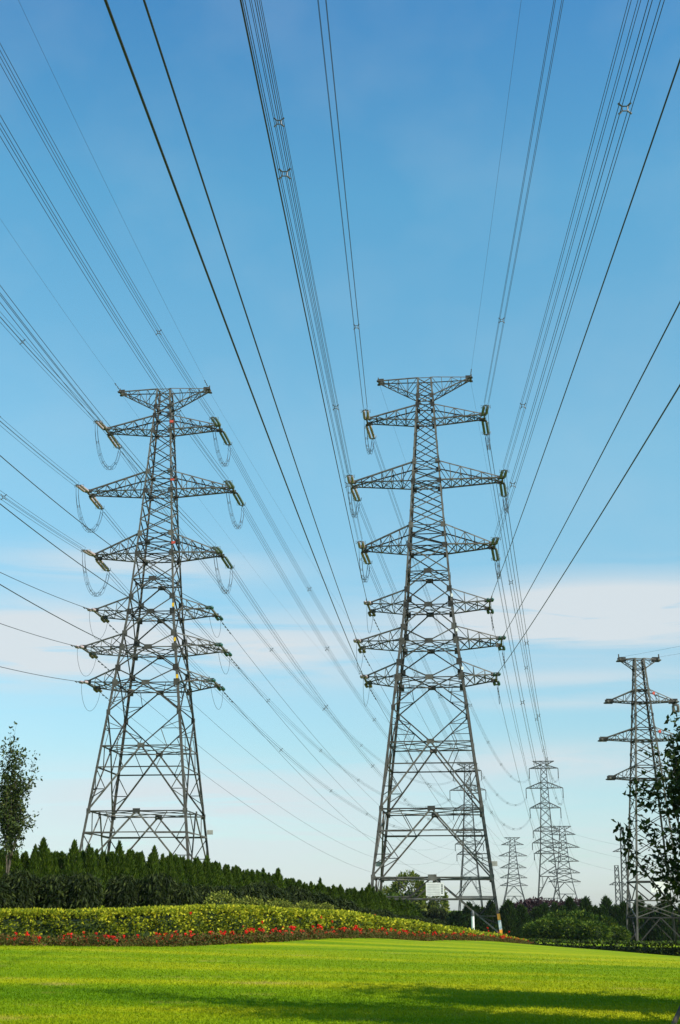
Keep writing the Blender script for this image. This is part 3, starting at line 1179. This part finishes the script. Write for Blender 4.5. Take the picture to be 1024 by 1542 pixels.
# hanging insulators of the two distant suspension towers and the spans behind them
for tips, nxt, tn in ((tipA, tipB, 'tallest distant tower'), (tipD, tipC, 'distant tower behind large right tower')):
    for key in (1, 2, 3, 4, 5, 6):
        for s in (-1, 1):
            p = (tips[(key, s, -1)] + tips[(key, s, 1)]) / 2
            L = 4.5 if key < 4 else 2.9
            root = empty('insulator_string', p)
            m = MB()
            for sy in (-1, 1):
                m.tube([(0, sy * .2, 0), (0, sy * .2, -L)], .16, 6)
            m.build('insulator', M['far_steel'], root)
            m = MB()
            m.box((0, 0, -L), (.2, .5, .12))
            m.build('yoke_plate', M['fitting'], root)
            tag(root, f'hanging insulator, {SIDE[s]} end of {ORD[key]} arm, {tn}', 'insulator', 'hanging insulators on distant towers')
            k2 = min(key, 5)
            q = nxt[(k2, s, -1)]
            a = p + Vector((0, 0, -L))
            single(span(a, q - a, 6. if tn[0] == 't' else 9.), 0, 1, 24, f'faint wire behind {SIDE[s]} end of {ORD[key]} arm, {tn}', 'faint far wires', .04)
# three faint lines crossing low behind the small tower
for i, k in enumerate((1, 2, 3)):
    a = tipB[(k, 1, -1)]
    b = Vector((210, 640, 27 - 6.5 * i))
    single(span(a, b - a, 5.), 0, 1, 24, ('highest', 'middle', 'lowest')[i] + ' of three faint wires low in the sky, right of the distant cluster', 'faint far wires', .035)
for s in (-1, 1):
    P = tipS[('t', s, -1)] + Vector((0, 0, .3))
    single(span(P, Vector((62, -140, 6)), 4.), 0, 1, 40, f'thin earth wire leaving the {SIDE[s]} peak of the small right tower', 'earth wires overhead', .010, 0, 'earth_wire')
for k in (1, 2, 3):
    P = (tipS[(k, 1, -1)] + tipS[(k, 1, 1)]) / 2
    e = insulator_string(P, Vector((0, 0, -1)), 1.5, 'brown_porcelain', f'short hanging insulator, right end of {("top", "middle", "lowest")[k - 1]} arm, small right tower', 'insulators on the small right tower')
    single(span(e, Vector((70, -140, 2)), 5.), 0, 1, 40, f'single wire leaving right end of {("top", "middle", "lowest")[k - 1]} arm, small right tower', 'wires of the small right tower', .016)

# ------------------------------------------------------------------ vegetation


def along(poly, step):
    P = np.array(poly, float)
    seg = np.linalg.norm(np.diff(P[:, :2], axis=0), axis=1)
    s = np.concatenate([[0], np.cumsum(seg)])
    t = np.arange(0, s[-1], step)
    return np.stack([np.interp(t, s, P[:, i]) for i in range(P.shape[1])], 1)


def hedge(poly, depth, name, label, leafmats, leaf, dens, yellow, top_wob=.06):
    """clipped hedge: front foot line with (x, y, top z); leaves cover a real box of twigs"""
    D = along(poly, .25)
    n = len(D)
    tan = np.gradient(D[:, :2], axis=0)
    tan = unit(tan)
    nb = np.stack([-tan[:, 1], tan[:, 0]], 1)
    gf = ground(D[:, 0], D[:, 1])
    root = empty(name, (float(D[0, 0]), float(D[0, 1]), float(gf[0])))
    org = np.array([D[0, 0], D[0, 1], gf[0]])
    wob = np.sin(np.arange(n) * .11) * top_wob * .6 + np.sin(np.arange(n) * .53 + 1) * top_wob * .3
    top = D[:, 2] + wob - .18
    # inner twigs
    vs, fs = [], []
    ins = .22
    for i in range(n):
        f = D[i, :2] + nb[i] * ins
        b = D[i, :2] + nb[i] * (depth - ins)
        zb = float(ground(b[0], b[1]))
        vs += [(f[0], f[1], gf[i] - .1), (f[0], f[1], top[i] - ins * 1.6), (f[0] + nb[i][0] * .15, f[1] + nb[i][1] * .15, top[i] - ins), (b[0], b[1], top[i] - ins), (b[0], b[1], zb - .1)]
    for i in range(n - 1):
        for k in range(4):
            fs.append((i * 5 + k, i * 5 + k + 1, i * 5 + 6 + k, i * 5 + 5 + k))
    fs += [(4, 3, 2, 1, 0), tuple((n - 1) * 5 + k for k in range(5))]
    me = bpy.data.meshes.new('inner_twigs')
    me.from_pydata([tuple(np.array(v) - org) for v in vs], [], fs)
    link('inner_twigs', me, M['inner'], root)
    # leaves
    height = top - gf
    perim = height + depth * .8
    dist = np.hypot(D[:, 0], D[:, 1])
    size_k = np.clip(dist / 45, 1, 2.2)
    w = perim * .25 * dens / size_k ** 2
    N = int(w.sum())
    idx = RNG.choice(n, N, p=w / w.sum())
    t = RNG.random(N) * (perim[idx])
    onfront = t < height[idx]
    frac = np.where(onfront, t / height[idx], 1.0)
    back = np.where(onfront, 0.0, t - height[idx])
    j = RNG.random(N) - .5
    pat = np.sin(idx * .9 + j * .9 + 7 * frac) + np.sin(idx * .37 - 11 * frac + 1.3) + np.sin(idx * 1.7 + 4 * frac + 2)
    keep = (~onfront) | (RNG.random(N) < np.clip(.85 + .4 * pat, .30, 1)) | (frac > .9)
    base = D[idx, :2] + tan[idx] * (j * .26)[:, None] + nb[idx] * (back + RNG.normal(0, .05, N) + .05)[:, None]
    # bulging clumps on the clipped face
    cl = .09 * np.sin(idx * .42 + 3 * frac) + .07 * np.sin(idx * 1.07 + 5 * frac + 1)
    base -= nb[idx] * (cl * onfront)[:, None]
    z = np.where(onfront, gf[idx] + frac * height[idx], top[idx]) + RNG.normal(0, .028, N)
    nr = np.where(onfront[:, None], np.concatenate([-nb[idx], np.full((N, 1), .35)], 1), np.concatenate([-nb[idx] * .3, np.ones((N, 1))], 1))
    d = unit(nr) + RNG.normal(0, .6, (N, 3))
    L = RNG.uniform(.75, 1.3, N) * leaf * size_k[idx]
    prob = yellow(frac, idx / n, RNG.normal(0, 1, N), np.sin(idx * .55) + np.sin(idx * .23 + 2))
    mi = (RNG.random(N) > prob).astype(int)
    me = leaf_mesh('foliage', (np.concatenate([base, z[:, None]], 1) - org)[keep], d[keep], L[keep], L[keep] * .62, mi[keep])
    link('foliage', me, leafmats, root)
    tag(root, label, 'hedge')
    return root


ROSE = [(-17, 35.5), (-10.06, 37), (-9.74, 38.6), (-5.36, 43), (-2.67, 49), (0, 57), (5.26, 79), (11, 98), (15.2, 113)]
HT = [(-17, 37.5, 1.80), (-10.18, 40.4, 1.80), (-5.58, 44.6, 1.84), (-2.77, 50.6, 1.90), (0, 58.6, 1.74), (2.6, 69, 1.38), (5.34, 80.5, .98), (11, 99, .12), (15.6, 115, -.68)]
hedge(HT, 2.2, 'flowering_border_hedge', 'long clipped golden yellow hedge curving along the back of the lawn', [M['privet'], M['privet_old']], .095, 620,
      lambda fr, s, r, c: np.clip(.38 + .62 * np.clip((fr - .62) / .3, 0, 1) + .14 * c + .16 * np.sin(fr * 9 + c * 2), .03, .99))
hedge([(14.8, 116.5, -.60), (17.5, 102, -.45), (20.65, 85, -.12), (22.5, 72, .1), (23.5, 64, .2)], 1.6, 'low_hedge', 'low dark green clipped hedge at the right edge of the lawn', [M['bush'], M['shrub']], .085, 420,
      lambda fr, s, r, c: np.clip(.10 + .35 * (fr > .93), 0, 1), .03)


def spray_cone(name, h, r, n, leaf, mat, up=.8, power=.8, seed=0):
    """pointed conifer: a thin trunk and many upswept sprays in a cone"""
    t = RNG.random(n) ** 1.35
    z = h * (.03 + .95 * t)
    lob = 1 + .22 * np.sin(RNG.integers(0, 7, n) * 2.1 + z * 3)
    rr = r * ((1 - t) ** power * lob)
    tip_ = np.arange(n) < n // 22
    z = np.where(tip_, h * RNG.uniform(.86, 1.02, n), z)
    rr = np.where(tip_, .035, rr)
    a = RNG.random(n) * 2 * np.pi
    k = np.sqrt(RNG.uniform(.35, 1, n))
    base = np.stack([np.cos(a) * rr * k, np.sin(a) * rr * k, z], 1)
    sp_ = np.where(tip_, .12, .55)
    d = np.stack([np.cos(a) * sp_, np.sin(a) * sp_, np.full(n, up)], 1) + RNG.normal(0, .22, (n, 3))
    L = leaf * RNG.uniform(.6, 1.3, n)
    me = leaf_mesh(name, base, d, L, L * .24, None, -.05)
    me.materials.append(mat)
    return me


def dome(name, h, r, n, leaf, mat, droop=.0, lumps=6, top_flat=.5, ratio=.3):
    """rounded clipped shrub or bushy crown, leaves in lumps over the whole volume's outside"""
    lum = unit(RNG.normal(size=(lumps, 3)))
    u = unit(RNG.normal(size=(n, 3)))
    u[:, 2] = np.abs(u[:, 2]) * 1.0 - .12
    u = unit(u)
    bump = np.max(u @ lum.T, axis=1)
    rad = (.84 + .2 * np.clip(bump, .5, 1)) * RNG.uniform(.80, 1.03, n)
    sh = np.sign(u) * np.abs(u) ** .8
    base = np.stack([sh[:, 0] * r * rad, sh[:, 1] * r * rad, h * .42 + sh[:, 2] * h * .56 * rad], 1)
    low = RNG.random(n) < .35                       # skirts down to the ground
    base[low, 2] = RNG.random(low.sum()) * h * .45
    rho = np.hypot(base[low, 0], base[low, 1])[:, None]
    base[low, :2] = base[low, :2] / np.maximum(rho, .01) * (r * RNG.uniform(.8, 1.0, low.sum()) * (.88 + .12 * np.sin(np.arctan2(base[low, 1], base[low, 0]) * lumps)))[:, None]
    d = unit(u * np.array([1, 1, .7]) + np.array([0, 0, -droop])) + RNG.normal(0, .4, (n, 3))
    L = leaf * RNG.uniform(.6, 1.35, n)
    me = leaf_mesh(name, base, d, L, L * ratio, None, .2)
    me.materials.append(mat)
    return me


def core_mesh(h, r, pointed=False):
    m = MB()
    zs = np.linspace(0, 1, 9)
    if pointed:
        rr = [r * .72 * (1 - t) ** .85 + .02 for t in zs]
    else:
        rr = [r * .8 * (1 - max(0, (t - .45) / .55) ** 2) ** .5 + .02 for t in zs]
    m.tube([(0, 0, -.1 + t * h * .9) for t in zs], rr, 10)
    me = bpy.data.meshes.new('inner_twigs')
    me.from_pydata(m.v, [], m.f)
    me.materials.append(M['inner'])
    return me


def trunk_mesh(h, r):
    m = MB()
    m.tube([(0, 0, -.2), (.01, 0, h * .5), (0, .01, h)], [r, r * .7, r * .25], 6)
    me = bpy.data.meshes.new('trunk')
    me.from_pydata(m.v, [], m.f)
    me.materials.append(M['bark'])
    return me


def plant(name, loc, rz, sc, parts, label, cat, group):
    root = empty(name, loc, rz)
    root.scale = sc
    for pn, me in parts:
        o = bpy.data.objects.new(pn, me)
        COL.objects.link(o)
        o.parent = root
    tag(root, label, cat, group)
    return root


rnd = random.Random(5)
# young cypress row on the rise behind
con_var = [[('crown', spray_cone('crown', 3.2, .78 + .07 * i, 3400, .20, M['conifer'], 1.5, .8 + .14 * i)), ('trunk', trunk_mesh(2.4, .06)), ('inner_twigs', core_mesh(2.7, .5, True))] for i in range(4)]
CON = [(-20.5, 70, 4.9), (-17.9, 72, 4.85), (-11.5, 76, 4.95), (-8.2, 80, 4.62), (-4.65, 86, 3.95), (-1.8, 90, 3.4), (1.74, 95, 3.1), (4.5, 104, 2.3), (6.5, 116, 1.5)]
for row, (dy, step) in enumerate(((0, .5), (1.3, .5), (2.8, .65))):
    for x, y, zt in along(CON, step):
        x += rnd.uniform(-.22, .22)
        y += dy + rnd.uniform(-.3, .3)
        g = ground(x, y)
        hh = max(1.5, zt - g - .28 + rnd.uniform(-.12, .14) + (rnd.uniform(.2, .55) if rnd.random() < .10 else 0))
        v = rnd.randrange(4)
        plant('cypress', (x, y, g), rnd.uniform(0, 6.3), (1.12 * rnd.uniform(.85, 1.25),) * 2 + (hh / 3.2,), con_var[v],
              'young pointed cypress in the dense row on the rise below the left tower', 'conifer', 'young cypresses on the rise')
# dark clipped shrubs, drooping sprays
shr_var = [[('foliage', dome('foliage', 2.3, .86, 3600, .30, M['shrub'], 2.2, 9, .5, .22)), ('inner_twigs', core_mesh(2.0, .74))] for i in range(3)]
SHR = [(-18, 59, 3.35), (-14.8, 60, 3.35), (-7.85, 62, 3.35), (-4.2, 66, 3.0), (-2.15, 72, 2.85), (1, 80, 2.1), (4.2, 90, 1.4), (6.6, 100, .8)]
for i, (x, y, zt) in enumerate(along(SHR, 1.42)):
    x += rnd.uniform(-.2, .2)
    y += rnd.uniform(-.5, .5)
    g = ground(x, y)
    hh = max(1.2, zt - g + rnd.uniform(-.4, .15))
    sx = rnd.uniform(.85, 1.15)
    plant('weeping_shrub', (x, y, g), rnd.uniform(0, 6.3), (sx, sx, hh / 2.3), shr_var[i % 3], 'dark rounded shrub with drooping sprays in the row behind the golden hedge', 'shrub', 'dark shrubs behind the golden hedge')
# clipped balls
ball_me = [('foliage', dome('foliage', 1.5, .68, 2600, .07, M['ball'], 0, 5, .5, .6)), ('inner_twigs', core_mesh(1.42, .66))]
for i, (x, y, zt, s) in enumerate(((-4.45, 52, 2.40, 1.0), (-3.45, 53.5, 2.22, .85), (-2.45, 55.5, 2.16, .9), (-1.5, 58, 2.08, .8), (-.75, 60, 2.02, .8))):
    g = ground(x, y)
    plant('clipped_ball_shrub', (x, y, g), i * 1.1, (s, s, (zt - g) / 1.5), ball_me, ('largest clipped ball shrub, leftmost, behind the golden hedge', 'second clipped ball from the left behind the golden hedge', 'middle of the five clipped balls behind the golden hedge',
          'second smallest clipped ball, fourth from the left behind the hedge', 'rightmost small clipped ball behind the golden hedge')[i], 'shrub', 'clipped ball shrubs')


# rose bushes
def rose_parts(k):
    n = 260
    a = RNG.random(n) * 6.283
    rr = np.sqrt(RNG.random(n)) * .45
    z = RNG.random(n) * .32 * (1 - rr * .7)
    me = leaf_mesh('foliage', np.stack([np.cos(a) * rr, np.sin(a) * rr, z], 1), RNG.normal(0, 1, (n, 3)) + np.array([0, 0, .6]), RNG.uniform(.05, .10, n), RNG.uniform(.035, .06, n))
    me.materials.append(M['rose_leaf'])
    return me


rose_var = [rose_parts(k) for k in range(3)]
n = 26
bl = leaf_mesh('bloom', RNG.normal(0, .022, (n, 3)), RNG.normal(0, 1, (n, 3)) + np.array([0, 0, .5]), RNG.uniform(.035, .06, n), RNG.uniform(.035, .055, n))
bl.materials.append(M['petal'])
for i, (x, y) in enumerate(along(ROSE, .62)):
    for q in range(2):
        xx, yy = x + rnd.uniform(-.3, .3), y + .5 * q + rnd.uniform(-.25, .2)
        g = ground(xx, yy)
        root = empty('rose_bush', (xx, yy, g), rnd.uniform(0, 6.3))
        sc = rnd.uniform(.8, 1.25)
        root.scale = (sc, sc, sc)
        o = bpy.data.objects.new('foliage', rose_var[rnd.randrange(3)])
        COL.objects.link(o)
        o.parent = root
        nb = rnd.choice((0, 1, 2, 2, 3, 3, 4)) if rnd.random() < .85 else 5
        for k in range(nb):
            b = bpy.data.objects.new('bloom', bl)
            COL.objects.link(b)
            b.parent = root
            a = rnd.uniform(0, 6.28)
            r_ = rnd.uniform(0, .38)
            b.location = (math.cos(a) * r_, math.sin(a) * r_, rnd.uniform(.12, .38) if rnd.random() < .98 else rnd.uniform(.6, .9))
            b.rotation_euler = (rnd.uniform(-.5, .5), rnd.uniform(-.5, .5), rnd.uniform(0, 6))
            s = rnd.uniform(.55, 1.05)
            b.scale = (s, s, s)
        tag(root, 'low red rose bush in the strip between the lawn and the golden hedge' if nb else 'low flowerless rose bush in the strip between lawn and golden hedge', 'rose bush', 'red roses along the golden hedge')

# tree belt on the right
belt_var = [[('crown', spray_cone('crown', 4.6, 1.35, 2600, .55, M['belt'], .75, .55 + .1 * i)), ('trunk', trunk_mesh(3.4, .1)), ('inner_twigs', core_mesh(4.0, 1.2, True))] for i in range(3)]
for row, (dy, step) in enumerate(((0, 1.9), (3.5, 2.1))):
    for x, y, zt in along([(14, 168, 1.6), (20, 172, 2.0), (28, 174, 2.3), (36, 172, 2.4), (44, 170, 2.5), (54, 166, 2.6), (62, 162, 2.6)], step):
        x += rnd.uniform(-.6, .6)
        y += dy + rnd.uniform(-.8, .8)
        g = ground(x, y)
        hh = zt - g + rnd.choice((-.5, -.3, -.1, .1, .5))
        sx = rnd.uniform(.85, 1.15)
        plant('dark_conifer', (x, y, g), rnd.uniform(0, 6.3), (sx, sx, hh / 4.6), belt_var[rnd.randrange(3)], 'dark bushy conifer in the tree belt behind the low hedge', 'conifer', 'dark conifers in the tree belt')
bush_var = [[('crown', dome('crown', 2.4, 1.5, 2400, .34, M['bush'], .1, 8, .5, .45)), ('inner_twigs', core_mesh(2.0, 1.25))] for i in range(2)]
for i, (px, y, hh) in enumerate(((804, 150, 1.7), (820, 145, 2.1), (838, 152, 2.9), (852, 144, 2.2), (868, 151, 3.0), (886, 143, 2.0), (901, 152, 2.6), (920, 146, 1.6))):
    x = (px - 512) / 2000 * y * .97
    plant('green_bush', (x, y, ground(x, y)), i * 1.3, (.7 + .14 * hh, .7 + .14 * hh, hh / 2.4), bush_var[i % 2], 'mid green leafy bush standing before the dark conifer belt', 'bush', 'mid green bushes before the belt')
pur = [('crown', dome('crown', 4.8, 1.8, 2600, .36, M['purple'], .1, 9, .5, .5)), ('inner_twigs', core_mesh(4.0, 1.4))]
for i, (px, zt) in enumerate(((768, 2.5), (790, 2.9), (803, 3.1), (826, 2.9), (848, 2.7), (862, 3.0))):
    y = 182 + (i % 2) * 2
    x = (px - 512) / 2000 * y * .97
    g = ground(x, y)
    plant('purple_leaved_tree', (x, y, g), i, (1, 1, (zt - g) / 4.8), pur, 'purple leaved tree showing just above the dark conifer belt', 'tree', 'purple leaved trees')
# leafy trees behind the foot of the right tower
gt = [('crown', dome('crown', 6.0, 2.3, 4200, .36, M['gold_tree'], .1, 10, .5, .5)), ('inner_twigs', core_mesh(5.0, 1.7))]
for i, (x, y, zt, lab) in enumerate(((9.0, 182, 6.4, 'yellow green leafy tree behind the foot of the large right tower'), (6.0, 186, 4.6, 'lower yellow green leafy tree, left of the taller one behind the right tower'), (12.4, 184, 5.0, 'yellow green leafy tree right of the taller one behind the right tower'))):
    g = ground(x, y)
    plant('leafy_tree', (x, y, g), i, (1 if i == 0 else .8,) * 2 + ((zt - g) / 6.0,), gt, lab, 'tree', 'yellow green trees behind the right tower')
# dark bushes around the tower foot
for i, (x, y, zt) in enumerate(((2.5, 150, 2.9), (0.2, 140, 3.3), (5.5, 156, 2.4), (8.5, 176, 2.3), (11.5, 178, 1.9), (14.0, 179, 1.7), (7.0, 175, 3.4), (12.5, 176, 2.2), (15.8, 178, 1.8), (-2.5, 130, 3.5), (10.0, 176, 1.9), (6.0, 140, 1.5), (3.5, 128, 2.2))):
    g = ground(x, y)
    plant('green_bush', (x, y, g), i * .9, (1.35, 1.35, max(1.2, zt - g) / 2.4), [('crown', shr_var[i % 3][0][1]), ('inner_twigs', shr_var[i % 3][1][1])] if i % 3 else bush_var[i % 2], 'dark leafy bush around the foot of the large right tower', 'bush', 'dark bushes at the right tower')

# marker post
m = MB()
m.tube([(0, 0, -.3), (0, 0, 2.1)], .17, 12)
px_, py_ = (709 - 512) / 2000 * 152 * .97, 152
mp = m.build('marker_post', M['white'], None)
mp.location = (px_, py_, ground(px_, py_))
tag(mp, 'white round concrete post with a dark cap near the right tower foot', 'post')
m = MB()
m.tube([(0, 0, 2.1), (0, 0, 2.5), (0, 0, 2.75)], [.19, .19, .06], 12)
m.build('cap', M['dark_ink'], mp)


# branching broadleaf trees
def grow(p, d, length, r, lvl, tubes, anchors, rg, maxl, bend_up, nb):
    pts, rad = [p.copy()], [r]
    steps = 6
    dd = d.normalized()
    for i in range(steps):
        dd = (dd + Vector((rg.gauss(0, .10), rg.gauss(0, .10), rg.gauss(0, .07) + bend_up))).normalized()
        p = p + dd * (length / steps)
        pts.append(p.copy())
        rad.append(r * (1 - .75 * (i + 1) / steps))
        if lvl >= maxl - 1:
            anchors.append((p.copy(), dd.copy()))
    tubes.append((pts, rad))
    if lvl >= maxl:
        return
    for k in range(nb):
        f = rg.uniform(.3, .98)
        i = min(int(f * steps), steps - 1)
        q = pts[i].lerp(pts[i + 1], f * steps - i)
        ax = (pts[i + 1] - pts[i]).normalized()
        o = ax.orthogonal().normalized()
        o.rotate(Matrix.Rotation(rg.uniform(0, 6.283), 3, ax))
        nd = (ax * rg.uniform(.6, 1.0) + o * rg.uniform(.45, .8)).normalized()
        grow(q, nd, length * rg.uniform(.45, .7), rad[i] * .62, lvl + 1, tubes, anchors, rg, maxl, bend_up, nb)


def broad_tree(loc, height, stems, leaf, per, seed, label, mat, spread=.28, maxl=3, nb=5, group=None, sigma=.12, twig=None, trunk_r=.05, lk=.95, rmax=2.0):
    rg = random.Random(seed)
    tubes, anchors = [], []
    fork = height * .16
    tubes.append(([Vector((0, 0, -.3)), Vector((.02, 0, fork * .5)), Vector((0, .02, fork))], [trunk_r * 1.5, trunk_r * 1.25, trunk_r * 1.1]))
    for i in range(stems):
        a = 6.283 * i / stems + rg.uniform(-.4, .4)
        t = rg.uniform(.3, 1.0) * spread
        d = Vector((math.cos(a) * t, math.sin(a) * t, 1))
        grow(Vector((0, 0, fork)), d, height * rg.uniform(.62, .86) * lk, trunk_r, 1, tubes, anchors, rg, maxl, .03, nb)
    tubes_tw, anchors_tw = [], []
    tubes_main = len(tubes)
    for tw in (twig or []):
        pts = [Vector(q) for q in tw]
        fine = []
        for a, b in zip(pts[:-1], pts[1:]):
            for j in range(4):
                fine.append(a.lerp(b, j / 4))
        fine.append(pts[-1])
        tubes_tw.append((fine, [.022 * (1 - .8 * i / len(fine)) for i in range(len(fine))]))
        for a, b in zip(fine[:-1], fine[1:]):
            if rg.random() < .9:
                anchors_tw.append((b, (b - a).normalized()))
    root = empty('broadleaf_tree', loc)
    k = height / max(max(p.z for p in pts) for pts, rad in tubes)
    kr = rmax / max(max(math.hypot(p.x, p.y) for p in pts) for pts, rad in tubes[:tubes_main])
    tubes = [([Vector((p.x * kr, p.y * kr, p.z * k)) for p in pts], rad) for pts, rad in tubes]
    anchors = [(Vector((p.x * kr, p.y * kr, p.z * k)), d) for p, d in anchors]
    tubes += tubes_tw
    anchors += anchors_tw
    m = MB()
    for pts, rad in tubes:
        m.tube(pts, [max(q, .004) for q in rad], 6)
    m.build('trunk', M['bark'], root, True)
    A = np.array([tuple(a) for a, d in anchors])
    Dn = np.array([tuple(d) for a, d in anchors])
    keep = RNG.random(len(A)) < .9
    A, Dn = A[keep], Dn[keep]
    idx = np.repeat(np.arange(len(A)), per)
    n = len(idx)
    base = A[idx] + RNG.normal(0, sigma, (n, 3))
    d = Dn[idx] * .5 + RNG.normal(0, .7, (n, 3)) + np.array([0, 0, -.35])
    L = leaf * RNG.uniform(.6, 1.25, n)
    me = leaf_mesh('crown', base, d, L, L * .52, None, .2)
    link('crown', me, mat, root)
    tag(root, label, 'tree', group)
    return root


RT = Vector((7.05, 24.2, ground(7.05, 24.2)))
broad_tree(RT, 5.5, 9, .135, 8, 3, 'leafy young tree at the right edge in front of the small lattice tower', M['leaf'], .30, 3, 6, None, .08,
           [[(0, 0, .9), (-.7, -.1, 1.5), (-1.15, -.1, 2.1), (-1.5, -.1, 2.75), (-1.7, 0, 3.2)], [(-.3, 0, 1.0), (-1.2, .1, 1.7), (-1.7, .1, 2.35), (-1.98, .1, 2.8), (-2.05, .1, 3.15)]], .05, .95, 2.0)
broad_tree((-16.2, 67, ground(-16.2, 67)), 8.9, 6, .19, 5, 8, 'tall sparse leafy tree at the left edge of the picture', M['leaf'], .07, 3, 5, None, .12, None, .05, .95, 1.7)
broad_tree((-19.0, 68, ground(-19.0, 68)), 8.8, 5, .19, 6, 12, 'leafy tree mostly cut off by the left picture edge', M['leaf'], .10, 3, 5, None, .12, None, .05, .95, 1.7)
# taller trees to the right of the view; their shade falls on the lawn
for i, (x, y, hh, rm, lab) in enumerate(((10.6, 17.6, 14.0, 3.2, 'tallest leafy tree out of view on the right, nearest the viewer'), (9.9, 22.1, 9.5, 2.5, 'leafy tree out of view on the right, farther along the lawn'), (15.8, 21.0, 9.0, 3.0, 'leafy tree out of view farthest right of the lawn'))):
    broad_tree((x, y, ground(x, y)), hh, 6, .26, 9, 30 + i, lab, M['leaf'], .26, 3, 5, 'shade trees right of the lawn', .25, None, .13, .95, rm)
# stake propping the right tree
m = MB()
g = ground(4.95, 21.5)
m.tube([(0, 0, -.15), (.9, 1.2, .82), (1.75, 2.4, 1.75)], [.04, .038, .034], 8)
o = m.build('tree_stake', M['stake'], None)
o.location = (4.95, 21.5, g)
tag(o, 'dark leaning wooden stake propping the tree at the right edge', 'stake')

# thin summer haze: one closed box of even air round everything
def build_haze():
    m = MB()
    m.box((60, 480, 46), (900, 700, 50))
    hz = bpy.data.materials.new('haze')
    hz.use_nodes = True
    nt = hz.node_tree
    nt.nodes.clear()
    out = nt.nodes.new('ShaderNodeOutputMaterial')
    vol = nt.nodes.new('ShaderNodeVolumePrincipled')
    vol.inputs['Color'].default_value = (0.86, 0.93, 1.0, 1)
    vol.inputs['Density'].default_value = 0.00005
    nt.links.new(vol.outputs[0], out.inputs['Volume'])
    o = m.build('haze', hz)
    tag(o, 'thin pale haze in the air between the viewer and the far towers', 'haze', None, 'stuff')


build_haze()
